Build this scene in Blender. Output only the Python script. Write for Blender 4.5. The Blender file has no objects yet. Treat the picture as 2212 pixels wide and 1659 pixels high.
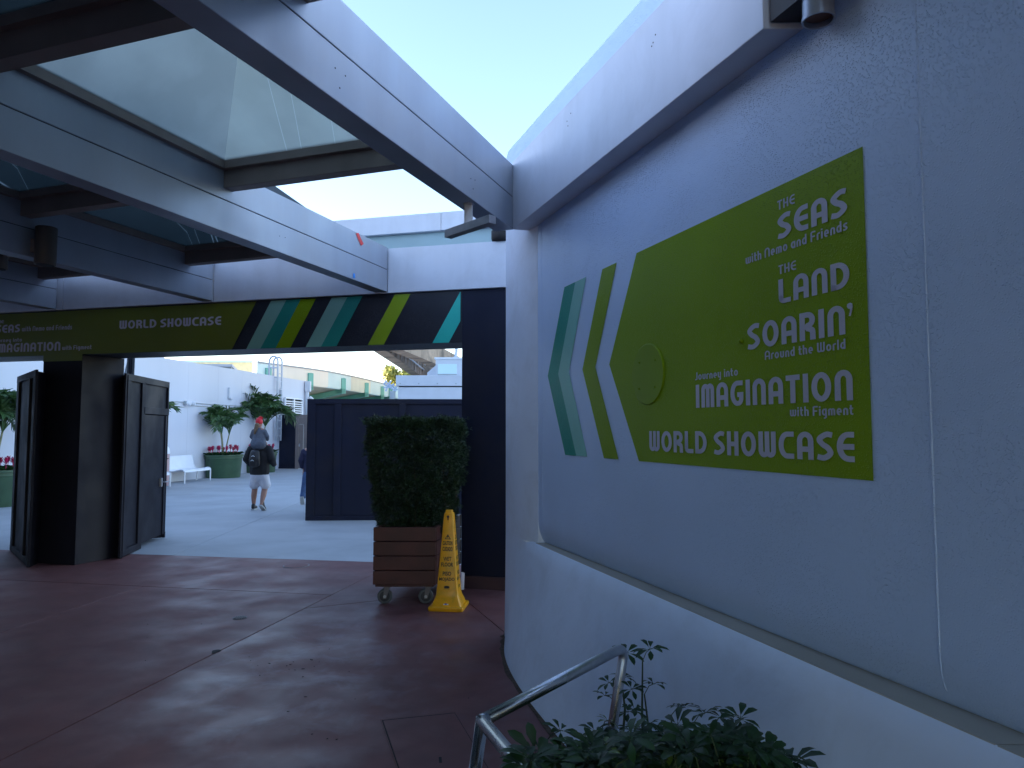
import bpy, bmesh, math, random
from math import sin, cos, pi, radians, hypot, atan2, sqrt
from mathutils import Vector, Matrix
random.seed(7)
S = bpy.context.scene
# ------------------------------------------------------------------ camera, sky, sun, exposure
H = 1.68; FPX = 1534.0; PITCH = math.atan(98/1534)
cam = bpy.data.objects.new('camera', bpy.data.cameras.new('camera')); S.collection.objects.link(cam)
cam.data.sensor_width = 36; cam.data.lens = 36*FPX/2212
cam.data.clip_start = 0.02; cam.data.clip_end = 3000
cam.location = (0, 0, H); cam.rotation_euler = (pi/2+PITCH, 0, 0)
S.camera = cam
SUN_EL, SUN_AZ = radians(9), radians(-90)      # azimuth clockwise from +Y: low sun ahead to the left, behind the blocker added there
w = bpy.data.worlds.new('World'); S.world = w; w.use_nodes = True
nt = w.node_tree; bg = nt.nodes['Background']
sk = nt.nodes.new('ShaderNodeTexSky'); sk.sky_type = 'NISHITA'; sk.sun_disc = False
sk.sun_elevation = SUN_EL; sk.sun_rotation = SUN_AZ; sk.air_density = 1.0; sk.dust_density = 0.4; sk.ozone_density = 1.6
tn = nt.nodes.new('ShaderNodeMix'); tn.data_type = 'RGBA'; tn.blend_type = 'MULTIPLY'; tn.inputs[0].default_value = 1; tn.inputs[7].default_value = (1.03, .975, 1.07, 1)   # humid air: a touch less green
nt.links.new(sk.outputs[0], tn.inputs[6]); nt.links.new(tn.outputs[2], bg.inputs[0]); bg.inputs[1].default_value = 0.12
sd = bpy.data.lights.new('sun', 'SUN'); sd.energy = 3.0; sd.angle = radians(0.5); sd.color = (1, .93, .82)
so = bpy.data.objects.new('sun', sd); S.collection.objects.link(so)
sv = Vector((sin(SUN_AZ)*cos(SUN_EL), cos(SUN_AZ)*cos(SUN_EL), sin(SUN_EL)))
so.rotation_euler = sv.to_track_quat('Z', 'Y').to_euler()
S.view_settings.view_transform = 'Standard'; S.view_settings.look = 'None'
S.view_settings.gamma = 1; S.view_settings.use_curve_mapping = False
S.view_settings.exposure = 2.72
S.cycles.max_bounces = 8; S.cycles.diffuse_bounces = 5

# ------------------------------------------------------------------ measuring helpers (photograph -> place)
cP, sP = cos(PITCH), sin(PITCH)
def ray(u, v):
    b = 829.5-v
    return Vector((u-1106, FPX*cP-b*sP, b*cP+FPX*sP))
def onZ(u, v, z=0):
    r = ray(u, v); t = (z-H)/r.z
    return Vector((r.x*t, r.y*t, z))
def onY(u, v, y):
    r = ray(u, v); t = y/r.y
    return Vector((r.x*t, y, H+r.z*t))
def onV(u, v, p, d):
    r = ray(u, v); n = (-d[1], d[0])
    t = (p[0]*n[0]+p[1]*n[1])/(r.x*n[0]+r.y*n[1])
    return Vector((r.x*t, r.y*t, H+r.z*t))
K = 1.05
def zs(z): return H+(z-H)*K

# ------------------------------------------------------------------ materials
MATS = {}
def mat(name, col, rough=.6, metal=0, var=.12, vscale=3.0, bump=0, bscale=60, stain=None, sscale=1.2, samt=.4,
        spec=.5, trans=0, emis=None, streak=False, rvar=0, coat=0):
    m = bpy.data.materials.new(name); m.use_nodes = True; n = m.node_tree.nodes; l = m.node_tree.links
    b = n['Principled BSDF']; b.inputs['Roughness'].default_value = rough; b.inputs['Metallic'].default_value = metal
    b.inputs['Specular IOR Level'].default_value = spec
    if coat: b.inputs['Coat Weight'].default_value = coat
    geo = n.new('ShaderNodeNewGeometry'); mp = n.new('ShaderNodeMapping'); l.new(geo.outputs['Position'], mp.inputs[0])
    if streak: mp.inputs['Scale'].default_value = (1, 1, .12)
    nz = n.new('ShaderNodeTexNoise'); nz.inputs['Scale'].default_value = vscale; nz.inputs['Detail'].default_value = 6
    l.new(mp.outputs[0], nz.inputs['Vector'])
    rp = n.new('ShaderNodeValToRGB'); rp.color_ramp.elements[0].position = .3; rp.color_ramp.elements[1].position = .7
    c = Vector(col[:3])
    rp.color_ramp.elements[0].color = (*(c*(1-var)), 1); rp.color_ramp.elements[1].color = (*[min(1, q) for q in c*(1+var)], 1)
    l.new(nz.outputs[0], rp.inputs[0]); out = rp.outputs[0]
    if stain:
        n2 = n.new('ShaderNodeTexNoise'); n2.inputs['Scale'].default_value = sscale; n2.inputs['Detail'].default_value = 9
        n2.inputs['Roughness'].default_value = .65; n2.inputs['Distortion'].default_value = .4
        l.new(geo.outputs['Position'], n2.inputs['Vector'])
        r2 = n.new('ShaderNodeValToRGB'); r2.color_ramp.elements[0].position = .48; r2.color_ramp.elements[1].position = .66
        r2.color_ramp.elements[1].color = (samt, samt, samt, 1)
        l.new(n2.outputs[0], r2.inputs[0])
        mx = n.new('ShaderNodeMix'); mx.data_type = 'RGBA'
        l.new(r2.outputs[0], mx.inputs[0]); l.new(out, mx.inputs[6]); mx.inputs[7].default_value = (*stain, 1)
        out = mx.outputs[2]
    l.new(out, b.inputs['Base Color'])
    if rvar:
        n3 = n.new('ShaderNodeTexNoise'); n3.inputs['Scale'].default_value = 2.2; n3.inputs['Detail'].default_value = 8
        l.new(geo.outputs['Position'], n3.inputs['Vector'])
        mr = n.new('ShaderNodeMapRange'); mr.inputs[1].default_value = .35; mr.inputs[2].default_value = .65
        mr.inputs[3].default_value = rough-rvar; mr.inputs[4].default_value = rough+rvar
        l.new(n3.outputs[0], mr.inputs[0]); l.new(mr.outputs[0], b.inputs['Roughness'])
    if bump:
        nb = n.new('ShaderNodeTexNoise'); nb.inputs['Scale'].default_value = bscale; nb.inputs['Detail'].default_value = 3
        l.new(geo.outputs['Position'], nb.inputs['Vector'])
        bp = n.new('ShaderNodeBump'); bp.inputs['Strength'].default_value = .8; bp.inputs['Distance'].default_value = bump
        l.new(nb.outputs[0], bp.inputs['Height']); l.new(bp.outputs[0], b.inputs['Normal'])
    MATS[name] = m; return m
def stucco(name, col, rough=.45, amt=.0032, spec=.5):
    """paint over rough cast: coarse beads on a fine grain, the same relief under every colour"""
    m = mat(name, col, rough, var=.05, vscale=1.3, spec=spec)
    n = m.node_tree.nodes; l = m.node_tree.links; b = n['Principled BSDF']
    geo = n.new('ShaderNodeNewGeometry')
    v = n.new('ShaderNodeTexVoronoi'); v.inputs['Scale'].default_value = 125; v.inputs['Randomness'].default_value = 1
    l.new(geo.outputs['Position'], v.inputs['Vector'])
    r = n.new('ShaderNodeMapRange'); r.inputs[1].default_value = .42; r.inputs[2].default_value = .08; r.interpolation_type = 'SMOOTHSTEP'
    l.new(v.outputs['Distance'], r.inputs[0])
    # density of the beads drifts over the wall
    d = n.new('ShaderNodeTexNoise'); d.inputs['Scale'].default_value = 3.5; l.new(geo.outputs['Position'], d.inputs['Vector'])
    dm = n.new('ShaderNodeMapRange'); dm.inputs[1].default_value = .35; dm.inputs[2].default_value = .6; dm.inputs[3].default_value = .35; dm.inputs[4].default_value = 1
    l.new(d.outputs[0], dm.inputs[0])
    mu = n.new('ShaderNodeMath'); mu.operation = 'MULTIPLY'; l.new(r.outputs[0], mu.inputs[0]); l.new(dm.outputs[0], mu.inputs[1])
    f = n.new('ShaderNodeTexNoise'); f.inputs['Scale'].default_value = 22; f.inputs['Detail'].default_value = 4; l.new(geo.outputs['Position'], f.inputs['Vector'])
    ad = n.new('ShaderNodeMath'); ad.operation = 'MULTIPLY_ADD'; l.new(f.outputs[0], ad.inputs[0]); ad.inputs[1].default_value = .55; l.new(mu.outputs[0], ad.inputs[2])
    bp = n.new('ShaderNodeBump'); bp.inputs['Strength'].default_value = 1; bp.inputs['Distance'].default_value = amt
    l.new(ad.outputs[0], bp.inputs['Height']); l.new(bp.outputs[0], b.inputs['Normal'])
    return m
M_wall = stucco('white_stucco', (.53, .68, .94), .42)
M_plinth = mat('smooth_white_render', (.68, .76, .90), .6, var=.05, vscale=2, bump=.003, bscale=14, stain=(.35, .36, .38), sscale=2.5, samt=.18)
M_ledge = mat('sandy_ledge', (.38, .35, .30), .7, var=.06, bump=.001)
M_green = stucco('green_paint', (.21, .33, .001), .42, spec=.2)
M_green2 = stucco('green_stripe_paint', (.21, .33, .001), .42, spec=.2)
M_teal = stucco('teal_paint', (.003, .27, .20), .4, spec=.28)
M_mint = stucco('mint_paint', (.20, .52, .45), .38)
M_letter = stucco('lilac_letter_paint', (.50, .50, .60), .45, .002)
M_navyst = stucco('navy_stucco', (.006, .008, .018), .42, .002)
M_olive = stucco('olive_banner_paint', (.12, .15, .002), .4, .0015)
M_lime = stucco('lime_stripe_paint', (.20, .30, .004), .38, .002)
M_bteal = stucco('banner_teal_paint', (.006, .24, .20), .38, .002)
M_bmint = stucco('banner_mint_paint', (.20, .42, .36), .4, .002)
M_turq = stucco('turquoise_paint', (.02, .50, .42), .38, .002)
M_navy = mat('navy_board_paint', (.008, .011, .028), .58, spec=.25, var=.18, vscale=2, bump=.0006, bscale=30, rvar=.1, stain=(.02, .02, .026), samt=.5, streak=True)
M_brownblack = mat('brown_black_board_paint', (.010, .010, .017), .6, spec=.22, var=.3, vscale=2.5, bump=.0006, bscale=40, rvar=.1, streak=True)
M_beam = mat('grey_cladding_metal', (.29, .33, .40), .45, metal=.25, var=.07, vscale=4, streak=True, rvar=.08, stain=(.30, .31, .34), sscale=1.6, samt=.35, bump=.0004, bscale=9)
M_fascia = mat('pale_fascia_metal', (.60, .63, .71), .5, metal=.15, var=.05, vscale=5, streak=True, stain=(.40, .41, .45), sscale=2.2, samt=.25, bump=.0004, bscale=8)
M_cross = mat('brown_cross_member', (.22, .185, .17), .6, var=.15, bump=.0005)
M_dark = mat('dark_gap', (.01, .01, .012), .8)
M_floor = mat('stained_red_concrete', (.17, .066, .061), .56, var=.12, vscale=4.5, stain=(.25, .13, .125), sscale=2.1, samt=.35, rvar=.10, spec=.35, bump=.0008, bscale=18)
M_conc = mat('grey_concrete', (.37, .39, .41), .7, var=.08, vscale=1.2, stain=(.26, .27, .29), sscale=.8, samt=.4, bump=.001, bscale=30)
M_gap = mat('joint_filler', (.03, .024, .024), .9)
M_far = mat('far_ground', (.16, .16, .15), .9, var=.2, vscale=.2)
M_pwall = mat('plaza_wall_paint', (.58, .61, .68), .7, var=.05, vscale=.6, streak=True, bump=.002, bscale=20)
M_steel = mat('brushed_steel', (.58, .59, .61), .30, metal=1, var=.1, vscale=25, rvar=.08)
M_galv = mat('galvanised_metal', (.40, .41, .44), .4, metal=.7, var=.15, vscale=12)
M_redwood = mat('red_brown_plank', (.080, .018, .014), .5, var=.2, vscale=6, bump=.0008, bscale=50)
M_yellow = mat('yellow_plastic', (.92, .40, .003), .35, var=.06, vscale=8, spec=.5, stain=(.42, .25, .01), sscale=9, samt=.4)
M_black = mat('black_print', (.01, .01, .01), .5)
M_white = mat('white_paint', (.75, .78, .82), .45, var=.04)
M_tub = mat('green_tub', (.035, .085, .045), .5, var=.15, vscale=4)
M_drain = mat('dull_drain_metal', (.22, .2, .2), .7, metal=.3)
M_soil = mat('dark_soil', (.03, .022, .016), .95, var=.4, vscale=20, bump=.01, bscale=15)
M_rubber = mat('grey_rubber', (.10, .105, .11), .6)
M_needle = mat('dark_needle_leaf', (.020, .045, .014), .4, var=.5, vscale=9)
M_twig = mat('bark', (.10, .065, .04), .8, var=.3, vscale=12)
M_leaf = mat('glossy_leaf', (.015, .048, .011), .48, spec=.3, var=.35, vscale=7)
M_leaf2 = mat('young_leaf', (.10, .16, .02), .35, var=.3, vscale=7)
M_palm = mat('palm_leaf', (.045, .105, .03), .4, var=.35, vscale=5)
M_cane = mat('palm_cane', (.22, .22, .11), .6, var=.3, vscale=14)
M_pink = mat('magenta_bract', (.55, .02, .12), .45, var=.25, vscale=14)
M_red = mat('red_cloth', (.55, .008, .02), .6)
M_skin = mat('skin', (.34, .17, .12), .55, var=.06)
M_hair = mat('blond_brown_hair', (.16, .10, .055), .6, var=.3, vscale=40)
M_dhair = mat('dark_hair', (.03, .02, .015), .6)
M_blackcloth = mat('black_cloth', (.010, .010, .013), .8, var=.2)
M_pack = mat('backpack_nylon', (.016, .016, .020), .45)
M_short = mat('white_shorts_cloth', (.62, .62, .68), .8, var=.05, bump=.01, bscale=9)
M_greyjacket = mat('grey_denim_jacket', (.10, .115, .15), .85, var=.15, vscale=20, bump=.008, bscale=10)
M_navycloth = mat('navy_shirt_cloth', (.010, .012, .045), .8, bump=.008, bscale=9)
M_jeans = mat('blue_jeans', (.05, .10, .22), .8, var=.2, vscale=12)
M_shoe = mat('black_shoe', (.012, .012, .015), .5)
M_sole = mat('pale_sole', (.45, .46, .46), .6)
M_tealb = mat('teal_building_paint', (.16, .44, .37), .6, var=.08, vscale=.5)
M_cream = mat('cream_building_paint', (.78, .77, .68), .7, var=.08, vscale=.6, streak=True)
M_paleb = mat('pale_blue_panel', (.60, .78, .78), .7, var=.05, vscale=.6)
M_ygreen = mat('weathered_cream_panel', (.70, .73, .60), .7, var=.12, vscale=.6, streak=True)
M_grey = mat('grey_wall', (.36, .40, .42), .7)
M_hut = mat('pale_metal_siding', (.56, .60, .66), .55, var=.04)
M_monor = mat('weathered_girder_concrete', (.36, .27, .20), .85, var=.25, vscale=.9, streak=True, stain=(.08, .07, .06), sscale=.5, samt=.8)
M_tree = mat('sunny_tree_leaf', (.34, .33, .06), .6, var=.4, vscale=.8)
M_tan = mat('tan_door_paint', (.20, .165, .155), .6, var=.1)
M_redtape = mat('red_tape', (.65, .02, .02), .4)
M_bluetape = mat('blue_tape', (.02, .22, .65), .4)
M_pipe = mat('pipe_paint', (.30, .33, .40), .4, metal=.4, var=.2, vscale=10)
M_rust = mat('rusty_inside', (.14, .07, .05), .8, var=.3, vscale=10)
M_bag = mat('white_paper', (.7, .7, .75), .6)
def glass(name, col, a=.75):
    m = bpy.data.materials.new(name); m.use_nodes = True; n = m.node_tree.nodes; l = m.node_tree.links
    b = n['Principled BSDF']; b.inputs['Roughness'].default_value = .35; b.inputs['Base Color'].default_value = (*[c*.5 for c in col], 1)
    t = n.new('ShaderNodeBsdfTranslucent'); mx = n.new('ShaderNodeMixShader'); mx.inputs[0].default_value = a
    geo = n.new('ShaderNodeNewGeometry'); nz = n.new('ShaderNodeTexNoise'); nz.inputs['Scale'].default_value = 2.0; nz.inputs['Detail'].default_value = 7
    l.new(geo.outputs['Position'], nz.inputs['Vector'])
    rp = n.new('ShaderNodeValToRGB'); rp.color_ramp.elements[0].position = .35; rp.color_ramp.elements[1].position = .7
    rp.color_ramp.elements[0].color = (*[c*.85 for c in col], 1); rp.color_ramp.elements[1].color = (*[c*1.1 for c in col], 1)
    l.new(nz.outputs[0], rp.inputs[0])
    # scratches: thin pale runs
    wv = n.new('ShaderNodeTexNoise'); wv.inputs['Scale'].default_value = 1.3; wv.inputs['Detail'].default_value = 0
    mp = n.new('ShaderNodeMapping'); mp.inputs['Rotation'].default_value = (0, 0, .35); mp.inputs['Scale'].default_value = (3.2, .10, .12)
    l.new(geo.outputs['Position'], mp.inputs[0]); l.new(mp.outputs[0], wv.inputs['Vector'])
    r2 = n.new('ShaderNodeValToRGB'); e = r2.color_ramp.elements; e[0].position = .615; e[0].color = (0, 0, 0, 1); e[1].position = .62; e[1].color = (.35, .35, .35, 1)
    q = e.new(.626); q.color = (0, 0, 0, 1)
    l.new(wv.outputs[0], r2.inputs[0])
    ad = n.new('ShaderNodeMix'); ad.data_type = 'RGBA'; l.new(r2.outputs[0], ad.inputs[0]); l.new(rp.outputs[0], ad.inputs[6]); ad.inputs[7].default_value = (.8, .9, .9, 1)
    l.new(ad.outputs[2], t.inputs[0])
    l.new(b.outputs[0], mx.inputs[1]); l.new(t.outputs[0], mx.inputs[2]); l.new(mx.outputs[0], n['Material Output'].inputs[0])
    MATS[name] = m; return m
M_glass = glass('frosted_skylight_glass', (.31, .35, .32))
M_glassdark = glass('dark_skylight_glass', (.022, .034, .038), .6)  # darker and less translucent than the frosted glass

# ------------------------------------------------------------------ mesh building
class MB:
    def __init__(s): s.v = []; s.f = []
    def add(s, vs, fs):
        o = len(s.v); s.v += [tuple(p) for p in vs]; s.f += [tuple(i+o for i in f) for f in fs]; return s
    def box(s, x0, x1, y0, y1, z0, z1):
        return s.hexa([(x0, y0), (x1, y0), (x1, y1), (x0, y1)], z0, z1)
    def hexa(s, pl, z0, z1):
        n = len(pl)
        a = sum(pl[i][0]*pl[(i+1) % n][1]-pl[(i+1) % n][0]*pl[i][1] for i in range(n))
        if a < 0: pl = pl[::-1]
        z0s = z0 if isinstance(z0, (list, tuple)) else [z0]*n; z1s = z1 if isinstance(z1, (list, tuple)) else [z1]*n
        if a < 0: z0s = z0s[::-1]; z1s = z1s[::-1]
        vs = [(p[0], p[1], z) for p, z in zip(pl, z0s)]+[(p[0], p[1], z) for p, z in zip(pl, z1s)]
        return s.add(vs, [tuple(range(n))[::-1], tuple(range(n, 2*n))]+[(i, (i+1) % n, (i+1) % n+n, i+n) for i in range(n)])
    def seg(s, p0, p1, z0, z1, wl, wr=0):
        """upright box along plan line p0-p1, wl to its left, wr to its right"""
        dx, dy = p1[0]-p0[0], p1[1]-p0[1]; L = hypot(dx, dy); nx, ny = -dy/L, dx/L
        return s.hexa([(p0[0]-nx*wr, p0[1]-ny*wr), (p1[0]-nx*wr, p1[1]-ny*wr), (p1[0]+nx*wl, p1[1]+ny*wl), (p0[0]+nx*wl, p0[1]+ny*wl)], z0, z1)
    def tube(s, pts, r, n=12, cap=True):
        pts = [Vector(p) for p in pts]; rs = r if isinstance(r, (list, tuple)) else [r]*len(pts)
        rings = []; prev = None
        for i, p in enumerate(pts):
            t = (pts[min(i+1, len(pts)-1)]-pts[max(i-1, 0)]).normalized()
            if prev is None:
                a = t.cross(Vector((0, 0, 1)))
                if a.length < .1: a = t.cross(Vector((1, 0, 0)))
            else: a = prev-t*prev.dot(t)
            a.normalize(); b = t.cross(a); prev = a
            rings.append([p+(a*cos(2*pi*k/n)+b*sin(2*pi*k/n))*rs[i] for k in range(n)])
        vs = [q for R in rings for q in R]; fs = []
        for i in range(len(pts)-1):
            for k in range(n):
                fs.append((i*n+k, i*n+(k+1) % n, (i+1)*n+(k+1) % n, (i+1)*n+k))
        if cap: fs += [tuple(range(n))[::-1], tuple(range((len(pts)-1)*n, len(pts)*n))]
        return s.add(vs, fs)
    def lathe(s, prof, c=(0, 0, 0), n=32, sx=1, sy=1):
        vs = []; fs = []
        for r, z in prof:
            for k in range(n): vs.append((c[0]+r*sx*cos(2*pi*k/n), c[1]+r*sy*sin(2*pi*k/n), c[2]+z))
        for i in range(len(prof)-1):
            for k in range(n): fs.append((i*n+k, i*n+(k+1) % n, (i+1)*n+(k+1) % n, (i+1)*n+k))
        fs += [tuple(range(n))[::-1], tuple(range((len(prof)-1)*n, len(prof)*n))]
        return s.add(vs, fs)
    def mesh(s, name, m, smooth=False):
        me = bpy.data.meshes.new(name); me.from_pydata(s.v, [], s.f); me.validate()
        if isinstance(m, (list, tuple)):
            for q in m: me.materials.append(q)
        else: me.materials.append(m)
        if smooth:
            for p in me.polygons: p.use_smooth = True
        me.update(); return me
    def build(s, name, m, parent=None, smooth=False, bevel=0, recalc=False, auto=False):
        me = s.mesh(name, m, smooth or auto)
        if recalc:
            b = bmesh.new(); b.from_mesh(me); bmesh.ops.recalc_face_normals(b, faces=b.faces); b.to_mesh(me); b.free()
        if auto: me.set_sharp_from_angle(angle=radians(35))
        o = link(name, me, parent)
        if bevel:
            bv = o.modifiers.new('bevel', 'BEVEL'); bv.width = bevel; bv.segments = 2; bv.limit_method = 'ANGLE'
        return o
def link(name, data, parent=None, loc=None):
    o = bpy.data.objects.new(name, data); S.collection.objects.link(o)
    if parent is not None: o.parent = parent
    if loc is not None: o.location = loc
    return o
def thing(name, label, cat, loc=(0, 0, 0), rz=0, group=None):
    o = link(name, None, None, loc); o.rotation_euler = (0, 0, rz); o['label'] = label; o['category'] = cat
    if group: o['group'] = group
    return o
def tag(o, label=None, cat=None, group=None, kind=None):
    for k, v in (('label', label), ('category', cat), ('group', group), ('kind', kind)):
        if v: o[k] = v
    return o
def struct(o, label=None): o['kind'] = 'structure'; return o
def copy_tree(o, parent=None):
    c = o.copy(); S.collection.objects.link(c); c.parent = parent
    for ch in list(o.children): copy_tree(ch, c)
    return c

# ================================================================== GROUND
g = MB(); g.box(-400, 400, -60, 900, -.12, -.05); struct(g.build('ground', M_far))
def clip(poly, p, n):
    out = []
    for i in range(len(poly)):
        a, b = poly[i], poly[(i+1) % len(poly)]
        da = (a[0]-p[0])*n[0]+(a[1]-p[1])*n[1]; db = (b[0]-p[0])*n[0]+(b[1]-p[1])*n[1]
        if da >= 0: out.append(a)
        if da*db < 0:
            t = da/(da-db); out.append((a[0]+(b[0]-a[0])*t, a[1]+(b[1]-a[1])*t))
    return out
def split(polys, a, b, gap=.009, test=None):
    d = Vector((b[0]-a[0], b[1]-a[1])).normalized(); n = Vector((-d.y, d.x)); res = []
    for q in polys:
        if test and not test(q): res.append(q); continue
        for sg in (1, -1):
            r = clip(q, Vector(a[:2])+n*sg*gap/2, n*sg)
            if len(r) >= 3: res.append(r)
    return res
def inside(pt):
    def t(q):
        c = False; x, y = pt[0], pt[1]
        for i in range(len(q)):
            a, b = q[i], q[i-1]
            if (a[1] > y) != (b[1] > y) and x < (b[0]-a[0])*(y-a[1])/(b[1]-a[1])+a[0]: c = not c
        return c
    return t
e0, e1 = onZ(290, 1197), onZ(806, 1214)
sl = (e1.y-e0.y)/(e1.x-e0.x)
def edge_y(x): return e0.y+sl*(x-e0.x)
red = [[(-16, -26), (4, -26), (4, edge_y(4)), (-16, edge_y(-16))]]
J = lambda a, b: (onZ(*a), onZ(*b))
red = split(red, *J((0, 1643), (804, 1241)))
red = split(red, *J((0, 1252), (819, 1290)), test=lambda q: inside(onZ(300, 1300))(q) or inside(onZ(600, 1240))(q) or inside(onZ(400, 1230))(q))
red = split(red, *J((645, 1315.6), (829, 1296)), test=lambda q: inside(onZ(700, 1400))(q))
red = split(red, *J((0, 1367), (317, 1264)), test=lambda q: inside(onZ(100, 1320))(q))
red = split(red, *J((1008, 1298), (1085, 1362)), test=lambda q: inside(onZ(1040, 1290))(q))
red = split(red, (-16, 1.2), (4, -.3), test=lambda q: inside((-1.0, 0))(q) or inside((-5, 0))(q))
path = struct(link('walkway', None)); 
MB().hexa([(-16, -26), (4, -26), (4, edge_y(4)), (-16, edge_y(-16))], -.045, -.014).build('joint_bed', M_gap, path)
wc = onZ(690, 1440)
def worn_lit():  # mottled wear, made paler round wc to paint in the sky's light
    m = mat('worn_lit_red_concrete', (.17, .066, .061), .52, var=.12, vscale=4.5, stain=(.25, .18, .20), sscale=3.6, samt=.6, rvar=.12, spec=.4, bump=.0008, bscale=18)
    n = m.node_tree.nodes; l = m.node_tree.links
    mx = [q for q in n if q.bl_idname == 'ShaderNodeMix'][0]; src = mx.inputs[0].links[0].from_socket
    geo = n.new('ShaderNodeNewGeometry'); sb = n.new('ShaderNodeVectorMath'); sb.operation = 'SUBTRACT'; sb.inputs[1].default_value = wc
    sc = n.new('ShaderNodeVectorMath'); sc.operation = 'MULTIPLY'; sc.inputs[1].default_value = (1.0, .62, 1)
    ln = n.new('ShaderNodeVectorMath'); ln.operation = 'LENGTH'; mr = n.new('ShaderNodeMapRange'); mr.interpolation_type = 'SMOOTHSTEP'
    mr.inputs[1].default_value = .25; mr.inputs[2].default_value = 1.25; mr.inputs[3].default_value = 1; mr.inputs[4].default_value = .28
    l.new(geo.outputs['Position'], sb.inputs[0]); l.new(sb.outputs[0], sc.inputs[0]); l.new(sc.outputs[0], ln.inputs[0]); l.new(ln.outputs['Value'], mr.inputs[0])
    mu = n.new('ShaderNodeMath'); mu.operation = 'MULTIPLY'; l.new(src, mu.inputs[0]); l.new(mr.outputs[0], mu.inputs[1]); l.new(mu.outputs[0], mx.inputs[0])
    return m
M_worn_lit = worn_lit()
for q in red: MB().hexa(q, -.013, 0).build('slab', M_worn_lit if inside(wc)(q) else M_floor, path, bevel=.003)
plz = struct(link('plaza_pavement', None))
gy = .006
MB().hexa([(-16, edge_y(-16)+.003), (6, edge_y(6)+.003), (6, 62), (-30, 62)], -.045, -.014).build('joint_bed', M_gap, plz)
con = [[(-16, edge_y(-16)+gy), (6, edge_y(6)+gy), (6, 62), (-30, 62)]]
con = split(con, *J((345+900*.2514, 715+1600*.2514), (345+1250*.2514, 715+1455*.2514)))
con = split(con, (-8, 13.4), (0, 12.6)); con = split(con, (-13, 18.6), (0, 17.6)); con = split(con, (-12, 25), (0, 24.5))
con = split(con, (-8.4, 9), (-8.9, 40)); con = split(con, (-5.9, 9), (-4.8, 40), test=lambda q: max(p[1] for p in q) > 19)
for q in con: MB().hexa(q, -.013, 0).build('slab', M_conc, plz, bevel=.002)
# access cover
A_, B_, C_, D_ = [onZ(*p) for p in ((821.6, 1555), (983, 1538), (1062, 1668), (864, 1668))]
C_ = B_+(C_-B_)*1.9; D_ = A_+(C_-B_)
cov = thing('access_cover', 'rectangular red access cover set in the walkway before the handrail', 'floor hatch')
def inset(q, d):
    c = sum(q, Vector())/4
    return [(p+(c-p).normalized()*d) for p in q]
q0 = [A_, B_, C_, D_]
MB().hexa([tuple(p[:2]) for p in q0], .0005, .004).build('cover_frame', M_floor, cov)
MB().hexa([tuple(p[:2]) for p in inset(q0, .022)], .004, .0055).build('gap', M_dark, cov)
MB().hexa([tuple(p[:2]) for p in inset(q0, .042)], .004, .010).build('cover_plate', M_floor, cov, bevel=.001)
kp = onZ(952, 1646); MB().hexa([(kp.x-.005, kp.y-.03), (kp.x+.009, kp.y-.03), (kp.x+.001, kp.y+.03), (kp.x-.013, kp.y+.03)], .010, .0112).build('key_slot', M_dark, cov)
def drain(u, v, r, lab):
    c = onZ(u, v); t = thing('floor_drain', lab, 'drain', (c.x, c.y, 0))
    MB().lathe([(r, 0), (r, .004)], n=28).build('rim', M_drain, t)
    MB().lathe([(r*.86, .0042), (r*.86, .005)], n=28).build('recess', M_dark, t)
    for k in range(-3, 4):
        x = k*r*.24; h = sqrt(max(.0001, (r*.84)**2-x*x)); MB().box(x-r*.06, x+r*.06, -h, h, .0052, .008).build('grate_bar', M_drain, t)
drain(518, 1335, .062, 'small round slotted metal drain in the red walkway')
c = onZ(640, 1222); cc = thing('round_floor_cover', 'faint round cover near the edge of the grey plaza', 'floor cover', (c.x, c.y, 0))
MB().lathe([(.16, 0), (.16, .004)], n=32).build('rim', M_drain, cc); MB().lathe([(.145, .0045), (.145, .006)], n=32).build('lid', M_floor, cc)
c = onZ(466, 1408); 
for (u, v, r) in ((466, 1408, .03),):
    pts = []
    c = onZ(u, v)
    tag(MB().hexa([(c.x+cos(a)*r*(1+.3*sin(3*a)), c.y+sin(a)*r*1.6) for a in [k*pi/6 for k in range(12)]], .0005, .003).build('concrete_patch', M_gap), 'small dark patch on the long diagonal joint of the walkway', 'floor patch')
deb = MB()
for k in range(30):
    p = onZ(random.gauss(640, 220), random.uniform(1330, 1640)) if k % 2 else onZ(random.gauss(640, 60), random.gauss(1440, 12))
    a = random.uniform(0, pi); L = random.uniform(.003, .014)
    deb.hexa([(p.x-cos(a)*L, p.y-sin(a)*L), (p.x+sin(a)*.002, p.y-cos(a)*.002), (p.x+cos(a)*L, p.y+sin(a)*L), (p.x-sin(a)*.003, p.y+cos(a)*.003)], .0005, .003)
tag(deb.build('leaf_litter', M_gap), kind='stuff', label='scattered dark crumbs and leaf bits on the red walkway')

# ================================================================== PAINTED WALL BUILDING (right)
def wx(y): return 2.042-.35*y                 # recessed stucco panel
def fx(y): return 1.89-.33*y                  # ledge front / corner pier face
WD = Vector((-.35, 1, 0)).normalized(); WN = Vector((-1, -.35, 0)).normalized()
ZL = zs(.88)                                   # ledge height
ZB, ZT, ZM = zs(3.14), zs(3.62), zs(3.38)
bld = thing('painted_wall_building', 'pale lilac rough stucco building with battered white plinth on the right', 'building')
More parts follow.
